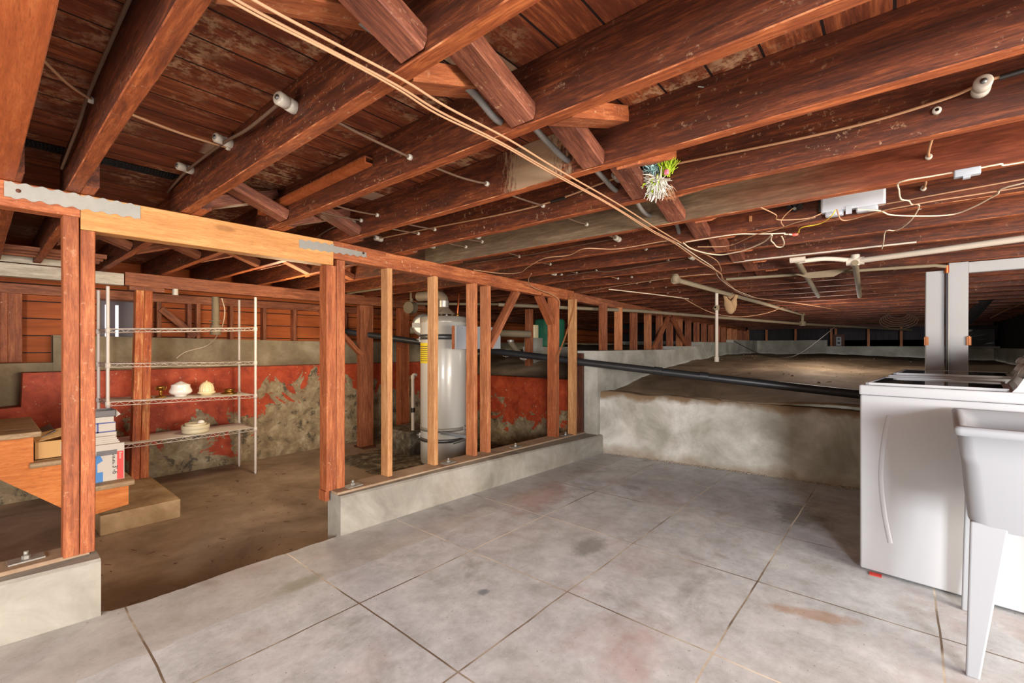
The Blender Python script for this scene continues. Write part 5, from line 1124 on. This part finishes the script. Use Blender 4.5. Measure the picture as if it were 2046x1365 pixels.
# vent mesh strips in the subfloor
for x0, x1, lab in ((0.105,0.25,'black wire mesh vent strip between the orange board and first joist'),(0.30,0.66,'black wire mesh vent strip between the first and second joists'),(0.715,1.08,'black wire mesh vent scrap above the diagonal braces')):
    ve = empty('vent_strip', (x0, 2.22 if 'scrap' not in lab else 2.22, jz(0)+JH-0.003)); tag(ve, lab, 'vent')
    yy = at_z(200, 318, jz(0)+JH).y - ve.location.y
    m = MB(); m.box((0,yy-0.05,0),(x1-x0,yy+0.05,0.001)); m.build('gap', M_void, ve)
    m = MB(); nn = int((x1-x0)/0.012)
    for k in range(nn): m.tube([(k*0.012,yy-0.05,-0.002),(k*0.012+0.006,yy,-0.004),(k*0.012,yy+0.05,-0.002)], 0.0011, 4)
    for k in range(7): m.tube([(0,yy-0.045+0.015*k,-0.003),(x1-x0,yy-0.045+0.015*k,-0.003)], 0.0011, 4)
    m.build('mesh', M_mesh, ve)
# nails sticking out of joists
m = MB(); m.tube([(1.51,0.47,2.02),(1.46,0.47,2.0)], 0.002, 5); tag(m.build('bent_nail', M_galv), 'thin nail sticking from the fourth joist', 'nail')

# ================================================================== LAUNDRY
wz = radians(-6.0)
def machine(name, loc, rz, H, lab, nxt=False):
    r = empty(name, loc, rz); tag(r, lab, 'washing machine' if not nxt else 'dryer')
    # local frame: +x away from stud wall side to the next machine, -y towards the rear (console)
    Wd, D = 0.69, 0.70
    m = MB(); m.rbox((0,-D,0.015),(Wd,0,H-0.052),0.012); b = m.build('body', M_white, r)
    m = MB(); m.rbox((-0.004,-D-0.002,H-0.050),(Wd+0.004,0.004,H),0.012); m.build('top_panel', M_white, r)
    m = MB(); m.rbox((0.05,-D+0.18,H+0.0008),(Wd-0.05,-0.035,H+0.010),0.02); lid = m.build('lid', M_glass_lid, r)
    m = MB()
    for (a, b_) in (((0.036,-D+0.165),(0.05,-0.02)),((Wd-0.05,-D+0.165),(Wd-0.036,-0.02)),((0.036,-0.034),(Wd-0.036,-0.02))): m.box((a[0],a[1],H+0.0008),(b_[0],b_[1],H+0.013))
    m.build('lid_frame', M_white, r)
    # pressed ribs on the side
    m = MB(); pts = [(-0.001,-0.10,H-0.16)]
    P = smooth_path([(-0.001,-0.12,H-0.15),(-0.0018,-0.10,H-0.28),(-0.0018,-0.088,H-0.46),(-0.0018,-0.10,H-0.64),(-0.001,-0.125,H-0.80)], 8); m.tube(P, 0.010, 10); m.v = [(v[0]*0.22, v[1], v[2]) for v in m.v]
    m.build('pressed_rib', M_white, r)
    for yy in (-0.08, -D+0.08):
        for xx in (0.06, Wd-0.06):
            m = MB(); m.tube([(xx,yy,0),(xx,yy,0.02)], 0.02, 10); m.build('foot', M_black, r)
    # console
    Mx = Matrix(((0,0,1,0),(1,0,0,0),(0,1,0,0),(0,0,0,1)))
    m = MB(); m.prism([(-D,H+0.001),(-D+0.15,H+0.001),(-D+0.135,H+0.02),(-D+0.07,H+0.15),(-D+0.04,H+0.165),(-D,H+0.165)], 0.012, Wd-0.012, Mx); co = m.build('console', M_console, r)
    for side in (0.0, Wd-0.012):
        m = MB(); m.prism([(-D,H+0.001),(-D+0.158,H+0.001),(-D+0.143,H+0.022),(-D+0.078,H+0.157),(-D+0.044,H+0.172),(-D,H+0.172)], side, side+0.0118, Mx); m.build('end_cap', M_white, r)
    nrm = Vector((0, 0.13, 0.065)).normalized()
    for xx, rr in ((0.15,0.034),(0.34,0.02),(0.46,0.02),(0.60,0.026)):
        q = Vector((xx,-D+0.104,H+0.085)); m = MB(); m.lathe([(0,0.0),(rr,0.0),(rr*0.95,0.018),(rr*0.6,0.026),(0,0.027)], 20, Matrix.Translation(q) @ nrm.to_track_quat('Z','Y').to_matrix().to_4x4()); m.build('dial', M_white, co)
    return r
machine('washing_machine', (3.022,0.142,0), wz, 0.98, 'white top load washer nearest the laundry sink')
machine('clothes_dryer', (3.80,0.03,0), wz, 1.0, 'white machine standing behind the washer', True)
# scrap under washer corner
m = MB(); q = at_z(1752,1148,0.001); m.box((q.x-0.03,q.y-0.02,0.001),(q.x+0.01,q.y+0.03,0.004)); tag(m.build('paper_scrap', M_redp), 'small red scrap under the washer corner', 'scrap')
# laundry sink
SX0, SX1, SY0, SY1, SZ = 2.255, 2.915, -0.80, -0.165, 0.90
sk = empty('laundry_sink', (2.575,-0.499,0), -0.06); tag(sk, 'white plastic laundry tub on four tapered legs at the right edge', 'sink')
sk_off = Vector((-2.585, 0.48, 0))
def ringpts(x0,x1,y0,y1,r,z,seg=5):
    P = []
    for cx, cy, t0 in ((x1-r,y1-r,0),(x0+r,y1-r,90),(x0+r,y0+r,180),(x1-r,y0+r,270)):
        for i in range(seg+1): t = radians(t0+90*i/seg); P.append((cx+r*cos(t)-2.585, cy+r*sin(t)+0.48, z))
    return P
def loft(levels, closed_bottom=True, sm=True):
    m = MB(); R = [ringpts(*L) for L in levels]; n = len(R[0]); vs = [p for q in R for p in q]
    m.add(vs, [(j*n+i, j*n+(i+1) % n, (j+1)*n+(i+1) % n, (j+1)*n+i) for j in range(len(R)-1) for i in range(n)], sm)
    return m, vs, n
lv = [(SX0+0.055,SX1-0.055,SY0+0.055,SY1-0.045,0.05,0.535),(SX0+0.045,SX1-0.045,SY0+0.045,SY1-0.035,0.05,0.56),(SX0+0.030,SX1-0.030,SY0+0.03,SY1-0.022,0.045,0.76),(SX0+0.022,SX1-0.022,SY0+0.022,SY1-0.014,0.04,0.79),(SX0+0.016,SX1-0.016,SY0+0.016,SY1-0.012,0.035,0.868),
      (SX0,SX1,SY0,SY1,0.02,0.868),(SX0-0.004,SX1+0.004,SY0-0.004,SY1+0.004,0.02,0.89),(SX0,SX1,SY0,SY1,0.02,0.90),(SX0+0.028,SX1-0.028,SY0+0.028,SY1-0.028,0.03,0.899),(SX0+0.04,SX1-0.04,SY0+0.04,SY1-0.04,0.05,0.86),(SX0+0.075,SX1-0.075,SY0+0.075,SY1-0.075,0.06,0.58)]
m, vs, n = loft(lv); m.add(vs, [tuple(reversed(range(n))), tuple((len(lv)-1)*n+i for i in range(n))])
tub = m.build('tub', M_whiteplas, sk)
m = MB(); m.lathe([(0,0.582),(0.03,0.582),(0.032,0.585),(0,0.586)], 16); m.build('drain', M_galv, tub)
for sx, sy in ((-1,1),(1,1),(-1,-1),(1,-1)):
    xb = 2.585 + sx*(0.33-0.115); yb = -0.48 + sy*0.283
    # tapered leg: wide at top, narrow at floor, outer edge flush with the tub
    cx_o = (SX0+0.050 if sx < 0 else SX1-0.050); cy_o = (SY1-0.040 if sy > 0 else SY0+0.05)
    m = MB(); top = [(cx_o,cy_o),(cx_o-sx*0.035,cy_o),(cx_o-sx*0.035,cy_o-sy*0.095),(cx_o,cy_o-sy*0.095)]
    fx = cx_o + sx*0.015 - 0; fy = cy_o + 0.012*sy
    bot = [(fx,fy),(fx-sx*0.03,fy),(fx-sx*0.03,fy-sy*0.036),(fx,fy-sy*0.036)]
    if sx*sy < 0: top = top[::-1]; bot = bot[::-1]
    vs = [(a+sk_off.x,b+sk_off.y,0.556) for a, b in top] + [(a+sk_off.x,b+sk_off.y,0.0) for a, b in bot]
    m.add(vs, [(0,1,2,3),(7,6,5,4),(0,4,5,1),(1,5,6,2),(2,6,7,3),(3,7,4,0)])
    o = m.build('leg', M_whiteplas, sk); bv = o.modifiers.new('b','BEVEL'); bv.width = 0.006; bv.segments = 3

# debris on the sunken floor
R = random.Random(12); m = MB()
for k in range(80):
    x = R.uniform(0.45, 2.2); y = R.uniform(2.95, 5.0); L = R.choice((0.006,0.01,0.015,0.045)); a = R.uniform(0, pi)
    if 0.5 < x < 1.1 and y > 4.15: continue
    m.tube([(x,y,-0.142),(x+L*cos(a),y+L*sin(a),-0.141)], R.uniform(0.001,0.003), 4)
tag(m.build('floor_debris', M_dark), 'scattered wood splinters and grit on the sunken store floor', 'debris', kind='stuff')
m = MB()
for k in range(120):
    x = R.uniform(5.0, 9.0); y = R.uniform(-0.6, 2.2); r_ = R.uniform(0.006, 0.02)
    m.lathe([(0,-r_*0.3),(r_,0),(0,r_*0.5)], 5, Matrix.Translation((x,y,dz(x,y)+0.003)), False)
tag(m.build('stones', M_ret), 'small pale stones scattered over the dirt slope', 'stones', kind='stuff')
